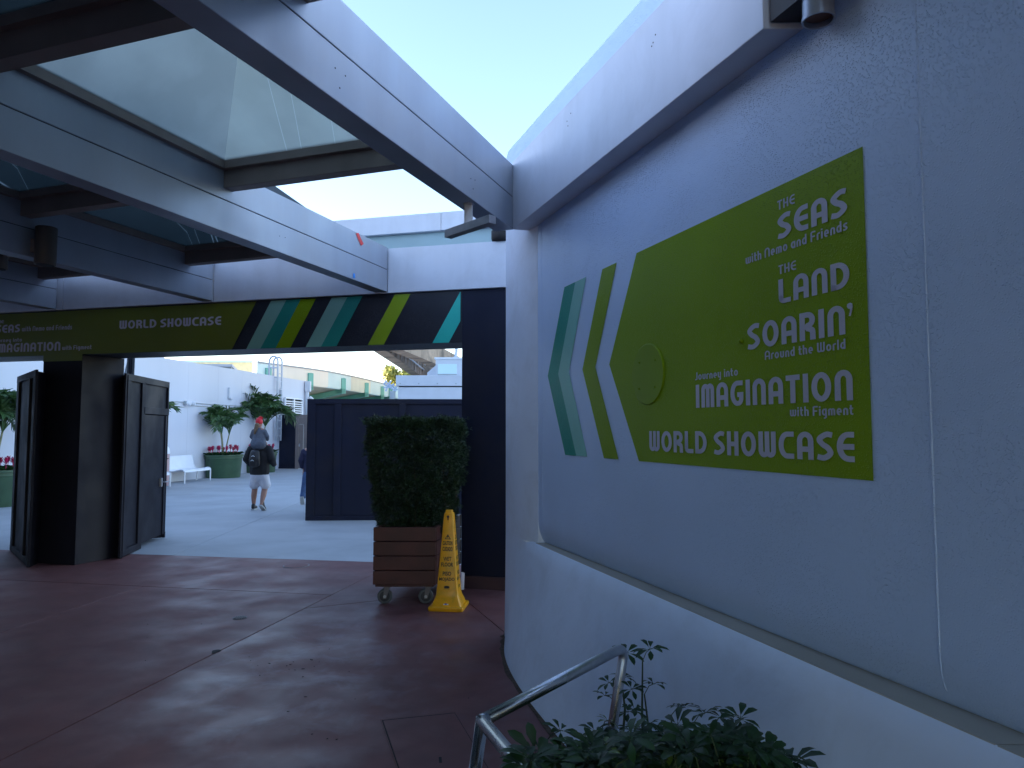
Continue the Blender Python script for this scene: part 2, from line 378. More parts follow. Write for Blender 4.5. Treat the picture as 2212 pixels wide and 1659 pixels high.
# panel with rounded lower and left edges
y_left, y_right = 5.47, -7.0
ys = [y_left-(i/12)**1.6*.22 for i in range(13)]+[y_left-.22-(i+1)*(y_left-.22-y_right)/60 for i in range(60)]
zz = [ZL+(i/12)**1.5*.20 for i in range(13)]+[ZL+.20+(i+1)*(ZB+.1-ZL-.20)/20 for i in range(20)]
def off(y, z, R=.20, D=.07):
    a = min(y_left-y, R); b = min(z-ZL, R)
    if a < R and b < R: d = R-hypot(R-a, R-b)
    else: d = min(a, b)
    d = max(0, min(R, d)); D = .012+.058*max(0, min(1, (R-b)/R*1.5)); return D*(1-sqrt(max(0, 1-((R-d)/R)**2)))
vs = []; 
for z in zz:
    for y in ys:
        o = off(y, z); vs.append((wx(y)-WN.x*o, y-WN.y*o, z))
n_ = len(ys); fs = [(j*n_+i, (j+1)*n_+i, (j+1)*n_+i+1, j*n_+i+1) for j in range(len(zz)-1) for i in range(n_-1)]
MB().add(vs, fs).build('stucco_panel', M_wall, bld, smooth=True)
# corner path in plan: pier face then a rounded corner to the hidden side
cy = 5.86; R = .15
cx = fx(cy)
fd = Vector((-.33, 1)).normalized(); fn = Vector((1, .33)).normalized()      # fn points into the building
ctr = Vector((cx, cy))+fn*R
arc = [ctr+(-fn*cos(a)+fd*sin(a))*R for a in [k*pi/2/10 for k in range(11)]]
far_side = arc[-1]+fn*4.0
pier = [Vector((wx(5.28)-.002, 5.28)), Vector((fx(5.40)+.015, 5.40)), Vector((fx(5.52), 5.52))]+arc+[far_side]
inner = [Vector((wx(5.14)+.12, 5.14))]
# corner pier from the ledge to the soffit, then the parapet
MB().hexa([tuple(p) for p in [Vector((wx(5.28)+.08, 5.28))]+pier+[far_side-fd*.8]], ZL+.0005, ZB+.4).build('corner_pier', M_plinth, bld, auto=True)
# parapet: rounded shoulder and crown
pc = Vector((wx(5.95), 5.95)); R2 = .16
pctr = pc+Vector((1, .35)).normalized()*R2
pa = [pctr+(WN.xy*cos(a)+WD.xy*sin(a))*R2 for a in [k*pi/2/8 for k in range(9)]]
ppath = [Vector((wx(-7), -7))]+[Vector((wx(y), y)) for y in (0, 2, 4, 5)]+pa+[pa[-1]-WN.xy*4]
prof = [(0, ZB-.05), (0, zs(3.90)), (.012, zs(3.95)), (.04, zs(3.985)), (.09, zs(4.01)), (.3, zs(4.01)), (.3, ZB-.05)]
def offset_path(pts, d):
    out = []
    for i, p in enumerate(pts):
        t = (pts[min(i+1, len(pts)-1)]-pts[max(i-1, 0)]).normalized(); out.append(p+Vector((t.y, -t.x))*d)
    return out
vs = []; np_ = len(ppath)
for d, z in prof: vs += [(p.x, p.y, z) for p in offset_path(ppath, d)]
fs = [(j*np_+i, (j+1)*np_+i, (j+1)*np_+i+1, j*np_+i+1) for j in range(len(prof)-1) for i in range(np_-1)]
MB().add(vs, fs).build('parapet', M_wall, bld, auto=True, recalc=True)
# battered plinth lofted from ledge line to ground line
gpts = [(-7, fx(-7)-.33), (0, fx(0)-.33), (1.8, fx(1.8)-.33), (2.8, fx(2.8)-.33), (3.4, fx(3.4)-.33), (4.02, .239), (4.62, .071), (5.06, -.019), (5.38, -.058), (5.62, -.064)]
top = []; bot = []
for y, x in gpts: top.append(Vector((fx(y), y, ZL))); bot.append(Vector((x, y, -.01)))
for k, p in enumerate(arc):
    fl = .012*(1-k/len(arc)); top.append(Vector((p.x, p.y, ZL))); q = p+(p-ctr).normalized()*fl; bot.append(Vector((q.x, q.y, -.01)))
top.append(Vector((far_side.x, far_side.y, ZL))); bot.append(Vector((far_side.x, far_side.y, -.01)))
def dense(L, n=4):
    out = []
    for i in range(len(L)-1):
        for k in range(n): out.append(L[i].lerp(L[i+1], k/n))
    return out+[L[-1]]
def smoothpath(L, it=3):
    for _ in range(it): L = [L[0]]+[(L[i-1]+L[i]*2+L[i+1])/4 for i in range(1, len(L)-1)]+[L[-1]]
    return L
nt_ = 10; T, B = dense(top), smoothpath(dense(bot), 4)
rows = []
for j in range(nt_+1):
    t = j/nt_
    rows.append([B[i].lerp(T[i], t)+Vector((WN.x, WN.y, 0))*(.012*sin(pi*t) if i < 30 else 0) for i in range(len(T))])
# rounded nose then flat ledge back to the panel
nose = [[Vector((p.x-WN.x*.018, p.y-WN.y*.018, ZL+.012)) if p.y < 5.3 else Vector((p.x, p.y, ZL+.0004)) for p in T]]
rows = rows+nose
n_ = len(T); vs = [p for r in rows for p in r]
fs = [(j*n_+i, j*n_+i+1, (j+1)*n_+i+1, (j+1)*n_+i) for j in range(len(rows)-1) for i in range(n_-1)]
MB().add(vs, fs).build('plinth', M_plinth, bld, smooth=True, recalc=True)
ly = [y_right, 1.55, 5.06]
for a, b in ((-7, 1.92), (1.925, 4.88), (4.885, 5.25)):
    MB().hexa([(fx(a)+.016, a), (fx(b)+.016, b), (wx(b)+.14, b), (wx(a)+.14, a)], ZL-.05, ZL+.014).build('ledge_strip', M_ledge, bld, bevel=.002)
# vertical beads on the panel
def bead(y, r, z0, z1):
    pts = []
    for k in range(40):
        z = z0+(z1-z0)*k/39; o = off(y, z)
        pts.append((wx(y)-WN.x*(o+r*.3), y-WN.y*(o+r*.3), z))
    return MB().tube(pts, r, 10)
bead(2.175, .0045, ZL+.01, ZB).build('joint_bead', M_wall, bld, smooth=True)
bead(5.2, .003, ZL+.06, ZB).build('joint_bead', M_wall, bld, smooth=True)
# brown gap along the foot of the plinth
jb = MB(); pts = [p for p in B if .5 < p.y < 6.0 and p.x < 1.9]
o1 = []; o2 = []
for i, p in enumerate(pts):
    t = (pts[min(i+1, len(pts)-1)]-pts[max(i-1, 0)]).normalized(); nn = Vector((-t.y, t.x, 0)); nn = nn if nn.x < 0 else -nn
    if p.y > 5.8: nn = Vector((-.3, .9, 0)) if nn.y > 0 else nn
    o1.append(p+Vector((0, 0, .014))); o2.append(p+nn*(.03+random.uniform(-.008, .01))+Vector((0, 0, .013)))
n_ = len(o1); jb.add(o1+o2, [(i, i+1, n_+i+1, n_+i) for i in range(n_-1)])
jb.build('edge_joint', mat('crumbly_brown_joint', (.07, .045, .03), .95, var=.5, vscale=40, bump=.01, bscale=60), bld)
# unseen block added well back on the roof as a sun blocker
MB().hexa([(wx(-7)+2.2, -7), (wx(4)+1.6, 4.6), (wx(4)+16, 9.5), (16, -7)], ZB, 11.5).build('roof_sun_blocker', M_wall, bld)
MB().hexa([(wx(-7)+.3, -7), (wx(5)+.3, 5), (wx(4)+16, 9.5), (16, -7)], ZT, ZT+.05).build('roof', M_hut, bld)

# ------------------------------------------------------------------ painted direction sign on the wall
sign = thing('painted_wall_sign', 'large lime green painted direction arrow with pale lettering on the right wall', 'painted sign')
def WP(s, z, o=.003):                          # s = y on the wall line
    return Vector((wx(s)+WN.x*o, s+WN.y*o, z))
WPT = (wx(0), 0); WDIR = (-.35, 1)
def wsz(u, v): p = onV(u, v, WPT, WDIR); return (p.y, p.z)
def poly_on(fn, pts, o, name, m, par):
    return MB().add([fn(a, b, o) for a, b in pts], [tuple(range(len(pts)))]).build(name, m, par)
zt_, zb_, zm_ = zs(2.604), zs(1.517), zs(2.045)
Y = lambda u, v: wsz(u, v)[0]
def chevron(a, b, am, bm, m):
    """two slanted quads meeting at the point; a,b top edge px, am,bm middle px"""
    ya, yb = Y(*a), Y(*b); ma, mb = Y(*am), Y(*bm)
    mb_ = MB().add([WP(ya, zt_), WP(yb, zt_), WP(mb, zm_), WP(ma, zm_), WP(ya, zb_), WP(yb, zb_)], [(0, 3, 2, 1), (3, 4, 5, 2)])
    mb_.build('chevron_stripe', m, sign)
chevron((1220, 617), (1243.5, 609), (1184, 810), (1206.5, 810), M_teal)
chevron((1243.5, 609), (1267, 601), (1206.5, 810), (1230, 810), M_mint)
chevron((1302, 583), (1333, 569), (1259, 797), (1287, 797), M_green2)
yl, yr, ym = Y(1376, 547), Y(1865, 320), Y(1317, 783)
MB().add([WP(yl, zt_), WP(ym, zm_), WP(yl, zb_), WP(yr, zb_), WP(yr, zt_)], [(0, 1, 2, 3, 4)]).build('arrow_field', M_green, sign)
# round blanking plate with screws, painted over
cyy, czz = (Y(1369, 808)+Y(1436, 808))/2, zs(1.958)
pl = MB(); rr = .163; ring = []
for o, r in ((.003, rr), (.007, rr), (.010, rr-.004), (.010, 0.001)):
    ring.append([WP(cyy+cos(a)*r*.945, czz+sin(a)*r, o) for a in [2*pi*k/40 for k in range(40)]])
vs = [p for r in ring for p in r]; fs = [(j*40+i, j*40+(i+1) % 40, (j+1)*40+(i+1) % 40, (j+1)*40+i) for j in range(3) for i in range(40)]
pl.add(vs, fs); plate = pl.build('blanking_plate', mat('smooth_green_paint', (.19, .30, .002), .4, var=.05, spec=.3), sign, recalc=True)
for a, b in ((-.55, .42), (.5, .42), (-.5, -.45), (.55, -.45)):
    p = WP(cyy+a*rr*.9, czz+b*rr, .010); sc = MB()
    bm = MB().tube([p, p+WN*.004, p+WN*.006], [.006, .005, .001], 10); bm.build('screw', M_green2, plate, smooth=True)
p = onV(1603.5, 737, WPT, WDIR); MB().tube([p, p+WN*.012, p+WN*.018], [.012, .010, .003], 10).build('bolt_head', M_green2, sign, smooth=True)

# ------------------------------------------------------------------ stroke lettering
def A(cx, cy, rx, ry, a0, a1, n=12):
    return [(cx+rx*cos(radians(a0+(a1-a0)*k/n)), cy+ry*sin(radians(a0+(a1-a0)*k/n))) for k in range(n+1)]
def spl(P, n=6):
    out = []; Q = [P[0]]+P+[P[-1]]
    for i in range(1, len(Q)-2):
        for k in range(n):
            t = k/n; a, b, c, d = Q[i-1], Q[i], Q[i+1], Q[i+2]
            out.append(tuple(.5*((2*b[j])+(-a[j]+c[j])*t+(2*a[j]-5*b[j]+4*c[j]-d[j])*t*t+(-a[j]+3*b[j]-3*c[j]+d[j])*t**3) for j in (0, 1)))
    return out+[P[-1]]
def glyph(ch, h):
    """returns (strokes, width); closed strokes end where they begin"""
    X = .70                                      # x-height
    def arch(W, top, r=None):
        rx = W/2-h; ry = min(rx*1.25, top*.45); cy_ = top-h-ry
        return [(h, 0), (h, cy_)]+A(W/2, cy_, rx, ry, 180, 0)[1:]+[(W-h, 0)]
    def two(W, top, flip):
        x1, x2, x3 = h, W/2, W-h; rx = (x2-x1)/2; ry = min(.17*top/1, .2)
        s1 = [(x1, 0), (x1, top-h-ry)]+A((x1+x2)/2, top-h-ry, rx, ry, 180, 0)[1:]+[(x2, 0)]
        s2 = [(x2, top-h-ry-.04)]+A((x2+x3)/2, top-h-ry, rx, ry, 180, 0)[1:]+[(x3, 0)]
        s = [s1, s2]
        if flip: s = [[(W-x, top-y) for x, y in q] for q in s]
        return s
    def S_(W, t): return [spl([(W*.95, t-h*1.25), (W*.58, t-h), (h*1.0, t*.74), (W*.36, t*.565), (W*.66, t*.45), (W-h, t*.26), (W*.46, h), (W*.03, h*1.35)], 7)]
    if ch == 'O': W = .66; return [A(W/2, .5, W/2-h, .5-h, 90, 450, 28)], W
    if ch == 'o': W = .46; return [A(W/2, X/2, W/2-h, X/2-h, 90, 450, 22)], W
    if ch == 'C': W = .58; return [[(W, 1-h)]+A(.33, .5, .33-h, .5-h, 90, 270, 16)+[(W, h)]], W
    if ch == 'G': W = .60; return [[(W*.96, 1-h*1.1)]+A(.33, .5, .33-h, .5-h, 85, 270, 16)+A(.36, .3, W-h-.36, .3-h, 270, 360, 6)[1:]+[(W-h, .44), (.32, .44)]], W
    if ch == 'D': W = .62; return [[(h, 0), (h, 1-h), (.22, 1-h)]+A(.22, .5, W-.22-h, .5-h, 90, -90, 16)[1:]+[(h*.2, h)]], W
    if ch == 'E': W = .54; return [[(W, 1-h)]+A(.36, .5, .36-h, .5-h, 90, 270, 16)+[(W, h)], [(h, .5), (W, .5)]], W
    if ch == 'A': W = .58; return [arch(W, 1), [(h*1.5, .37), (W-h*1.5, .37)]], W
    if ch == 'N': W = .56; return [arch(W, 1)], W
    if ch == 'M': W = .68; return two(W, 1, False), W
    if ch == 'W': W = .70; return two(W, 1, True), W
    if ch == 'm': W = .62; return two(W, X, False), W
    if ch == 'w': W = .62; return two(W, X, True), W
    if ch == 'I': return [[(h, 0), (h, 1)]], 2*h
    if ch == 'l': return [[(h, 0), (h, 1)]], 2*h
    if ch == 'i': return [[(h, 0), (h, X)], [(h, X+.10), (h, X+.10+2*h)]], 2*h
    if ch == 'L': W = .48; return [[(h, 1), (h, .2)]+A(h+.12, .12+h, .12, .12, 180, 270, 5)+[(W, h)]], W
    if ch == 'T': W = .52; return [[(0, 1-h), (W, 1-h)], [(W/2, 1-h*1.4), (W/2, 0)]], W
    if ch == 'H': W = .54; return [[(h, 0), (h, 1)], [(W-h, 0), (W-h, 1)], [(h*1.6, .48), (W-h*1.6, .48)]], W
    if ch == 'F': W = .46; return [[(W, 1-h), (h+.1, 1-h)]+A(h+.1, 1-h-.1, .1, .1, 90, 180, 4)[1:]+[(h, 0)], [(h, .48), (W*.9, .48)]], W
    if ch == 'R':
        W = .56; return [[(h, 0), (h, 1-h), (.28, 1-h)]+A(.28, .71, W-.28-h*1.1, .29-h, 90, -90, 10)[1:]+[(h*1.8, .42)], spl([(.26, .42), (.44, .34), (W-h, .12), (W-h, 0)], 4)], W
    if ch == 'J': W = .34; return [[(W-h, 1), (W-h, .16)]+A(W-h-.13, .16+0, .13, .16-h, 0, -90, 5)[1:]+[(0, h)]], W
    if ch == 'S': W = .54; return S_(W, 1), W
    if ch == 's': W = .38; return S_(W, X), W
    if ch == 't': W = .30; return [[(h+.04, .95), (h+.04, .15), (h+.10, h+.01), (W, h)], [(0, X-h), (W, X-h)]], W
    if ch == 'h': W = .42; return [[(h, 0), (h, 1)], [(h, X-.22)]+A(W/2, X-h-.13, W/2-h, .13, 170, 0, 9)+[(W-h, 0)]], W
    if ch == 'n': W = .42; return [arch(W, X)], W
    if ch == 'u': W = .42; return [[(W-x, X-y) for x, y in arch(W, X)]], W
    if ch == 'r': W = .28; return [[(h, 0), (h, X-.2)]+A(h+.15, X-.2, .15, .2-h, 180, 90, 6)[1:]+[(W+.02, X-h)]], W
    if ch == 'e': W = .44; return [[(h*1.4, X*.47), (W-h, X*.47)]+A(W/2, X/2, W/2-h, X/2-h, 5, 300, 18)], W
    if ch == 'a': W = .44; return [A(W/2-.005, X/2, W/2-h, X/2-h, 60, 400, 20), [(W-h, 0), (W-h, X)]], W
    if ch == 'd': W = .44; return [A(W/2-.005, X/2, W/2-h, X/2-h, 60, 400, 20), [(W-h, 0), (W-h, 1)]], W
    if ch == 'g': W = .44; return [A(W/2-.005, X/2, W/2-h, X/2-h, 60, 400, 20), [(W-h, X), (W-h, -.12)]+A(W/2, -.12, W/2-h, .13, 0, -110, 7)[1:]], W
    if ch == 'y': W = .42; return [[(h, X), (h, .24)]+A(W/2, .24, W/2-h, .24-h, 180, 360, 8)[1:], [(W-h, X), (W-h, -.12)]+A(W/2, -.12, W/2-h, .13, 0, -110, 7)[1:]], W
    if ch == "'": return [spl([(.09, .98), (.11, .86), (.03, .68)], 5), [(.03, .98-h*.0), (.12, .95)]], .16
    return [], .26
def ribbon(mb, pts, h, place, lift):
    n = len(pts); closed = n > 5 and hypot(pts[0][0]-pts[-1][0], pts[0][1]-pts[-1][1]) < 1e-4
    if closed: pts = pts[:-1]; n -= 1
    L = []; Rr = []
    for i in range(n):
        a = pts[(i-1) % n] if (closed or i > 0) else pts[0]; c_ = pts[(i+1) % n] if (closed or i < n-1) else pts[-1]; b = pts[i]
        d1 = Vector((b[0]-a[0], b[1]-a[1])); d2 = Vector((c_[0]-b[0], c_[1]-b[1]))
        if d1.length < 1e-6: d1 = d2
        if d2.length < 1e-6: d2 = d1
        d1 = d1.normalized(); d2 = d2.normalized(); nn = Vector((-d1.y-d2.y, d1.x+d2.x))
        if nn.length < 1e-3: nn = Vector((-d1.y, d1.x))*2
        nn.normalize(); k = h/max(.6, nn.dot(Vector((-d1.y, d1.x))))
        L.append((b[0]+nn.x*k, b[1]+nn.y*k)); Rr.append((b[0]-nn.x*k, b[1]-nn.y*k))
    vs = [place(x, y, lift) for x, y in L]+[place(x, y, lift) for x, y in Rr]
    m_ = n if closed else n-1
    mb.add(vs, [(i, n+i, n+(i+1) % n, (i+1) % n) for i in range(m_)])
def lettering(text, place, wt, name, m, par, lift0, gap=.11, width=None):
    """place(x01, y, lift): x01 runs 0..1 over the line, y is cap heights"""
    h = wt/2; x = 0; items = []
    for ch in text:
        g_, W = glyph(ch, h)
        items.append((x, g_)); x += W+(gap if ch != ' ' else 0)
    tot = x-gap
    for x0, g_ in items:
        if not g_: continue
        mb = MB()
        for k, st in enumerate(g_):
            ribbon(mb, st, h, (lambda X_, Y_, li, x0=x0: place((X_+x0)/tot, Y_, li)), lift0+k*.00025)
        mb.build('letter', m, par)
def wall_line(text, uvl, uvr, ztop, zbot, wt=.17, gap=.11):
    """line of text between two px columns on the wall; heights in metres"""
    yl_, yr_ = Y(*uvl), Y(*uvr)
    lettering(text, lambda x, y, li: WP(yl_+(yr_-yl_)*x, zbot+(ztop-zbot)*y, li), wt, 'lettering', M_letter, sign, .0055, gap)
Z_ = lambda u, v: wsz(u, v)[1]
wall_line('THE', (1681.5, 440), (1718.8, 430), Z_(1683, 434.5), Z_(1687, 452.8), .16)
wall_line('SEAS', (1682.5, 500), (1832.4, 450), Z_(1823, 407.4), Z_(1805, 473.5), .20)
wall_line('with Nemo and Friends', (1613, 560), (1833.8, 500), Z_(1639.4, 542.5), Z_(1617.5, 570), .15)
wall_line('THE', (1683.7, 580), (1721.8, 570), Z_(1684.5, 574), Z_(1688, 592.4), .16)
wall_line('LAND', (1684.3, 630), (1837.8, 600), Z_(1694, 602), Z_(1693, 655.2), .19)
wall_line('SOARIN', (1616.8, 720), (1828.3, 700), Z_(1812, 660.3), Z_(1824, 722.6), .19)
# apostrophe
ya_, yb_ = Y(1832, 665), Y(1844.7, 665); za_, zb2 = Z_(1840, 654), Z_(1840, 682.6)
ap = MB(); apts = [(.25, .98), (.6, 1.0), (.92, .92), (1, .75), (.92, .45), (.62, 0), (.28, .02), (.5, .35), (.52, .55), (.2, .6), (0, .76), (.06, .92)]
ap.add([WP(ya_+(yb_-ya_)*a, zb2+(za_-zb2)*b, .0055) for a, b in apts][::-1], [tuple(range(len(apts)))]); ap.build('letter', M_letter, sign)
wall_line('Around the World', (1654.4, 770), (1829, 740), Z_(1659, 757.8), Z_(1657, 777.2), .15)
wall_line('Journey into', (1503.6, 815), (1596.2, 800), Z_(1510, 804.3), Z_(1508, 821), .15)
wall_line('IMAGINATION', (1505.3, 850), (1845.2, 850), Z_(1824, 799), Z_(1841, 864.5), .19)
wall_line('with Figment', (1709, 890), (1846, 890), Z_(1758.6, 877.3), Z_(1758.6, 898.2), .15)
wall_line('WORLD SHOWCASE', (1404.6, 950), (1848.4, 965), Z_(1846, 932.9), Z_(1846, 998.3), .19)

# ================================================================== CANOPY
can = thing('skylight_canopy', 'grey metal clad walkway canopy with pyramid skylights between long beams overhead', 'canopy')
def k2(x, y): return Vector((x*K, y*K))
def bline(name):
    p, s = dict(A=((.007, 5.106), .388), B=((-1.327, 7.49), .347), C=((-3.411, 8.01), .325), D=((-5.536, 8.55), .335), E=((-7.66, 9.09), .34), F=((-9.8, 9.64), .34))[name]
    return k2(*p), s
BW = .155
def bx(name, y): p, s = bline(name); return p.x+(y-p.y)*s
for nm in 'ABCDEF':
    p, s = bline(nm); q = Vector((bx(nm, -8), -8)); p = p+Vector((s, 1))*(.012 if nm == 'A' else 0)
    beam = link('beam', None, can)
    MB().seg(q, p, ZB, ZM-.003, BW).build('cladding_panel', M_beam, beam, bevel=.004)
    MB().seg(q, p, ZM+.003, ZT, BW).build('cladding_panel', M_beam, beam, bevel=.004)
    MB().seg(q+Vector((0, .01)), p-Vector((0, .01)), ZM-.02, ZM+.02, BW-.008, -.008).build('joint_core', M_dark, beam)
# cross members and skylights
def row(k): y = (5.155-1.74*k)*K; return Vector((bx('B', y), y))
CSL = -.346
def cross_pt(k, nm, side, dy=0):
    """where row k meets the right (0) or left (1) side of a beam"""
    r = row(k); p, s = bline(nm); px = p.x; py = p.y
    # line x = px + (y-py)*s (- BW) ; y = r.y+dy + CSL*(x-r.x)
    offx = -BW*sqrt(1+s*s)*side
    y = (r.y+dy+CSL*(px+offx-py*s-r.x))/(1-CSL*s)
    return Vector((px+offx+(y-py)*s, y))
CZ0, CZ1 = zs(3.465), zs(3.622)
order = 'ABCDEF'
for bi in range(5):
    R_, L_ = order[bi], order[bi+1]
    k0 = 0 if bi == 0 else -1
    for k in range(k0, 7):
        a0, a1 = cross_pt(k, L_, 0), cross_pt(k, R_, 1); b0, b1 = cross_pt(k, L_, 0, .105*K), cross_pt(k, R_, 1, .105*K)
        MB().hexa([tuple(a0), tuple(a1), tuple(b1), tuple(b0)], CZ0, CZ1).build('cross_beam', M_cross, can, bevel=.003)
        if k < 6:
            c0, c1 = cross_pt(k+1, L_, 0, .105*K), cross_pt(k+1, R_, 1, .105*K)
            # curb frame under the glass, then four panes
            q = [Vector((*c0, 0)), Vector((*c1, 0)), Vector((*a1, 0)), Vector((*a0, 0))]
            sky = link('skylight', None, can)
            qi = []
            cen = sum(q, Vector())/4
            for i_, p in enumerate(q):
                e1_ = (q[(i_+1) % 4]-p).normalized(); e2_ = (q[i_-1]-p).normalized(); qi.append(p+(e1_+e2_)*.045); q[i_] = p+(e1_+e2_)*.002 if False else p
            fr = MB()
            for i_ in range(4):
                j_ = (i_+1) % 4; fr.hexa([tuple(q[i_].xy), tuple(q[j_].xy), tuple(qi[j_].xy), tuple(qi[i_].xy)], CZ1-.03, CZ1+.045)
            fr.build('curb_frame', M_cross, sky)
            apx = Vector((cen.x, cen.y, zs(4.42)))
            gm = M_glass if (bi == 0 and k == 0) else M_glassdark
            for i_ in range(4):
                j_ = (i_+1) % 4; a_, b_ = qi[i_].copy(), qi[j_].copy(); a_.z = b_.z = CZ1+.03
                MB().add([a_, b_, apx], [(0, 1, 2)]).build('pane', gm, sky)
# overhead cells between beam A and the wall, behind the photographer
for k in range(1, 7):
    a0 = cross_pt(k, 'A', 0); a1 = Vector((a0.x+6, a0.y+CSL*6)); 
    t = (wx(a0.y)-a0.x)/(1+CSL*.35); a1 = Vector((a0.x+t, a0.y+CSL*t))
    MB().seg(a0, a1, CZ0, CZ1, .11).build('cross_beam', M_cross, can)
    if k < 6:
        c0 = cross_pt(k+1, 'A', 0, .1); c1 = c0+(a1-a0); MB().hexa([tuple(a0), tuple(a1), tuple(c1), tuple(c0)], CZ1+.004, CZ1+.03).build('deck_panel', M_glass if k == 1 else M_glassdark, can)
# fascia along the wall
def ffx(y): return wx(y)-.158
fe = 2.63
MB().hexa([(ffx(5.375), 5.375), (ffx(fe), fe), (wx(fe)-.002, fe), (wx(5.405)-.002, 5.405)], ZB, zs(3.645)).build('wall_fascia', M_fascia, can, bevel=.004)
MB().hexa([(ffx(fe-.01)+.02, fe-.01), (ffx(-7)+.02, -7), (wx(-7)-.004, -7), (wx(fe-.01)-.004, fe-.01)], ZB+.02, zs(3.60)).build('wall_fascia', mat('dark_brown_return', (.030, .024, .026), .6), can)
# lintel fascia
LP = k2(-1.327, 7.49); LS = -.255
LD = Vector((1, LS)).normalized(); LN = Vector((LS, -1)).normalized()        # LN faces the camera
def lin(x): return Vector((x, LP.y+LS*(x-LP.x)))
def Lp(x, d=0): return lin(x)-LN*d                                            # d metres behind the face
FA = [(-13, -7.75), (-7.745, -5.73), (-5.725, -3.583), (-3.578, -1.397), (-1.391, .35)]
for a, b in FA:
    MB().hexa([tuple(Lp(a+.002)), tuple(Lp(b-.002)), tuple(Lp(b-.002, .12)), tuple(Lp(a+.002, .12))], ZB-.01, zs(3.61)).build('end_fascia', M_fascia, can, bevel=.003)
# upstand on the lintel roof and a rounded end cap
for a, b in ((-12, -1.0), (-.995, -.2)):
    MB().hexa([tuple(Lp(a, .60)), tuple(Lp(b, .60)), tuple(Lp(b, .8)), tuple(Lp(a, .8))], zs(3.94), zs(4.15)).build('parapet_panel', M_fascia, can, bevel=.004)
MB().hexa([tuple(Lp(-12, .66)), tuple(Lp(-.25, .66)), tuple(Lp(-.25, .8)), tuple(Lp(-12, .8))], zs(3.5), zs(3.937)).build('upstand', mat('pale_teal_metal', (.30, .42, .46), .5, var=.05), can)
MB().hexa([tuple(Lp(-12, .13)), tuple(Lp(.3, .13)), tuple(Lp(.3, .65)), tuple(Lp(-12, .65))], zs(3.40), zs(3.52)).build('lintel_roof', M_grey, can)
c = onY(1084, 520, 7.6); MB().lathe([(.09, -.02), (.11, 0), (.115, .02), (.115, .10)], (c.x, c.y, c.z), 24).build('end_cap', M_dark, can, smooth=True)
c = onY(1092, 500, 7.6); MB().lathe([(.115, -.0), (.115, .2)], (c.x, c.y, c.z-.02), 24).build('end_cap', M_fascia, can, auto=True)
# small screw holes where old fittings were
def hole(pt, nrm, r=.004):
    MB().tube([pt, pt+nrm*.0012], r, 8).build('screw_hole', M_dark, can)
pA, sA = bline('A'); pB, sB = bline('B'); nA = Vector((1, -sA, 0)).normalized(); nB = Vector((1, -sB, 0)).normalized()
for u, v in ((724, 147), (746, 164), (734, 190), (1017, 386), (1026, 389), (1022, 408)): hole(onV(u, v, pA, (sA, 1)), nA)
for u, v in ((604, 510), (616, 513)): hole(onV(u, v, pB, (sB, 1)), nB, .004)
for u, v in ((1408, 100), (1416, 75), (1411, 92), (1225, 262), (1233, 245), (1227, 272)):
    hole(onV(u, v, (ffx(0), 0), (-.35, 1)), WN, .004)
def tape(px, line, s, nrm, m, lab):
    mb = MB(); vs = [onV(u, v, line, (s, 1)) for u, v in px]; vs = [p+nrm*(.004 if i % 2 else .007) for i, p in enumerate(vs)]
    tag(mb.add(vs, [tuple(range(len(vs)))]).build('tape_strip', m), lab, 'tape')
tape(((768, 504), (774, 503), (779, 516), (785, 527), (779, 531), (773, 517)), pB, sB, nB, M_redtape, 'torn red tape strip stuck on the upper face of the middle beam')
tape(((762, 590), (766, 591), (766.5, 601), (761.5, 600)), pB, sB, nB, M_bluetape, 'tiny blue tape piece low on the middle beam near its end')

# hanging bracket under beam A
hb = thing('hanging_bracket', 'small square tube bracket hanging under the nearest beam by the corner', 'bracket')
b0 = onZ(1012, 441, ZB); 
MB().box(b0.x-.028, b0.x+.028, b0.y-.02, b0.y+.02, ZB-.155, ZB).build('stem', M_galv, hb, bevel=.003)
MB().lathe([(.04, -.008), (.04, 0)], (b0.x, b0.y, ZB), 16).build('flange', M_galv, hb)
e_ = b0+Vector((.17, -.19, 0)); f_ = b0+Vector((-.155, .17, 0)); zb3 = ZB-.135
MB().seg(e_.xy, f_.xy, zb3-.055, zb3, .03, .03).build('cross_arm', M_galv, hb, bevel=.002)

# cylinder lamps on beam C
pC, sC = bline('C')
def cyl_lamp(x, y, lab, side):
    t = thing('cylinder_downlight', lab, 'light fitting', (x, y, 0), 0, 'cylinder downlights on the canopy beams')
    z0, z1 = zs(3.075), zs(3.40)
    MB().lathe([(.080, z0), (.086, z0+.004), (.086, z1-.004), (.080, z1)], n=28).build('shade', mat('bronze_lamp_metal', (.10, .085, .075), .45, metal=.3), t, auto=True)
    MB().lathe([(.072, z0-.004), (.072, z0-.001)], n=24).build('lens', M_dark, t)
    MB().box(min(0, side*.13), max(0, side*.13), -.03, .03, (z0+z1)/2-.06, (z0+z1)/2+.06).build('wall_bracket', M_cross, t)
lp = onV(80, 530, pC, (sC, 1)); cyl_lamp(lp.x+.10, lp.y-.03, 'bronze cylinder downlight on the right face of the second beam', -1)
cyl_lamp(onZ(-8, 580, zs(3.075)).x, onZ(-8, 580, zs(3.075)).y, 'bronze cylinder downlight half cut off at the left edge of the photo', 1)

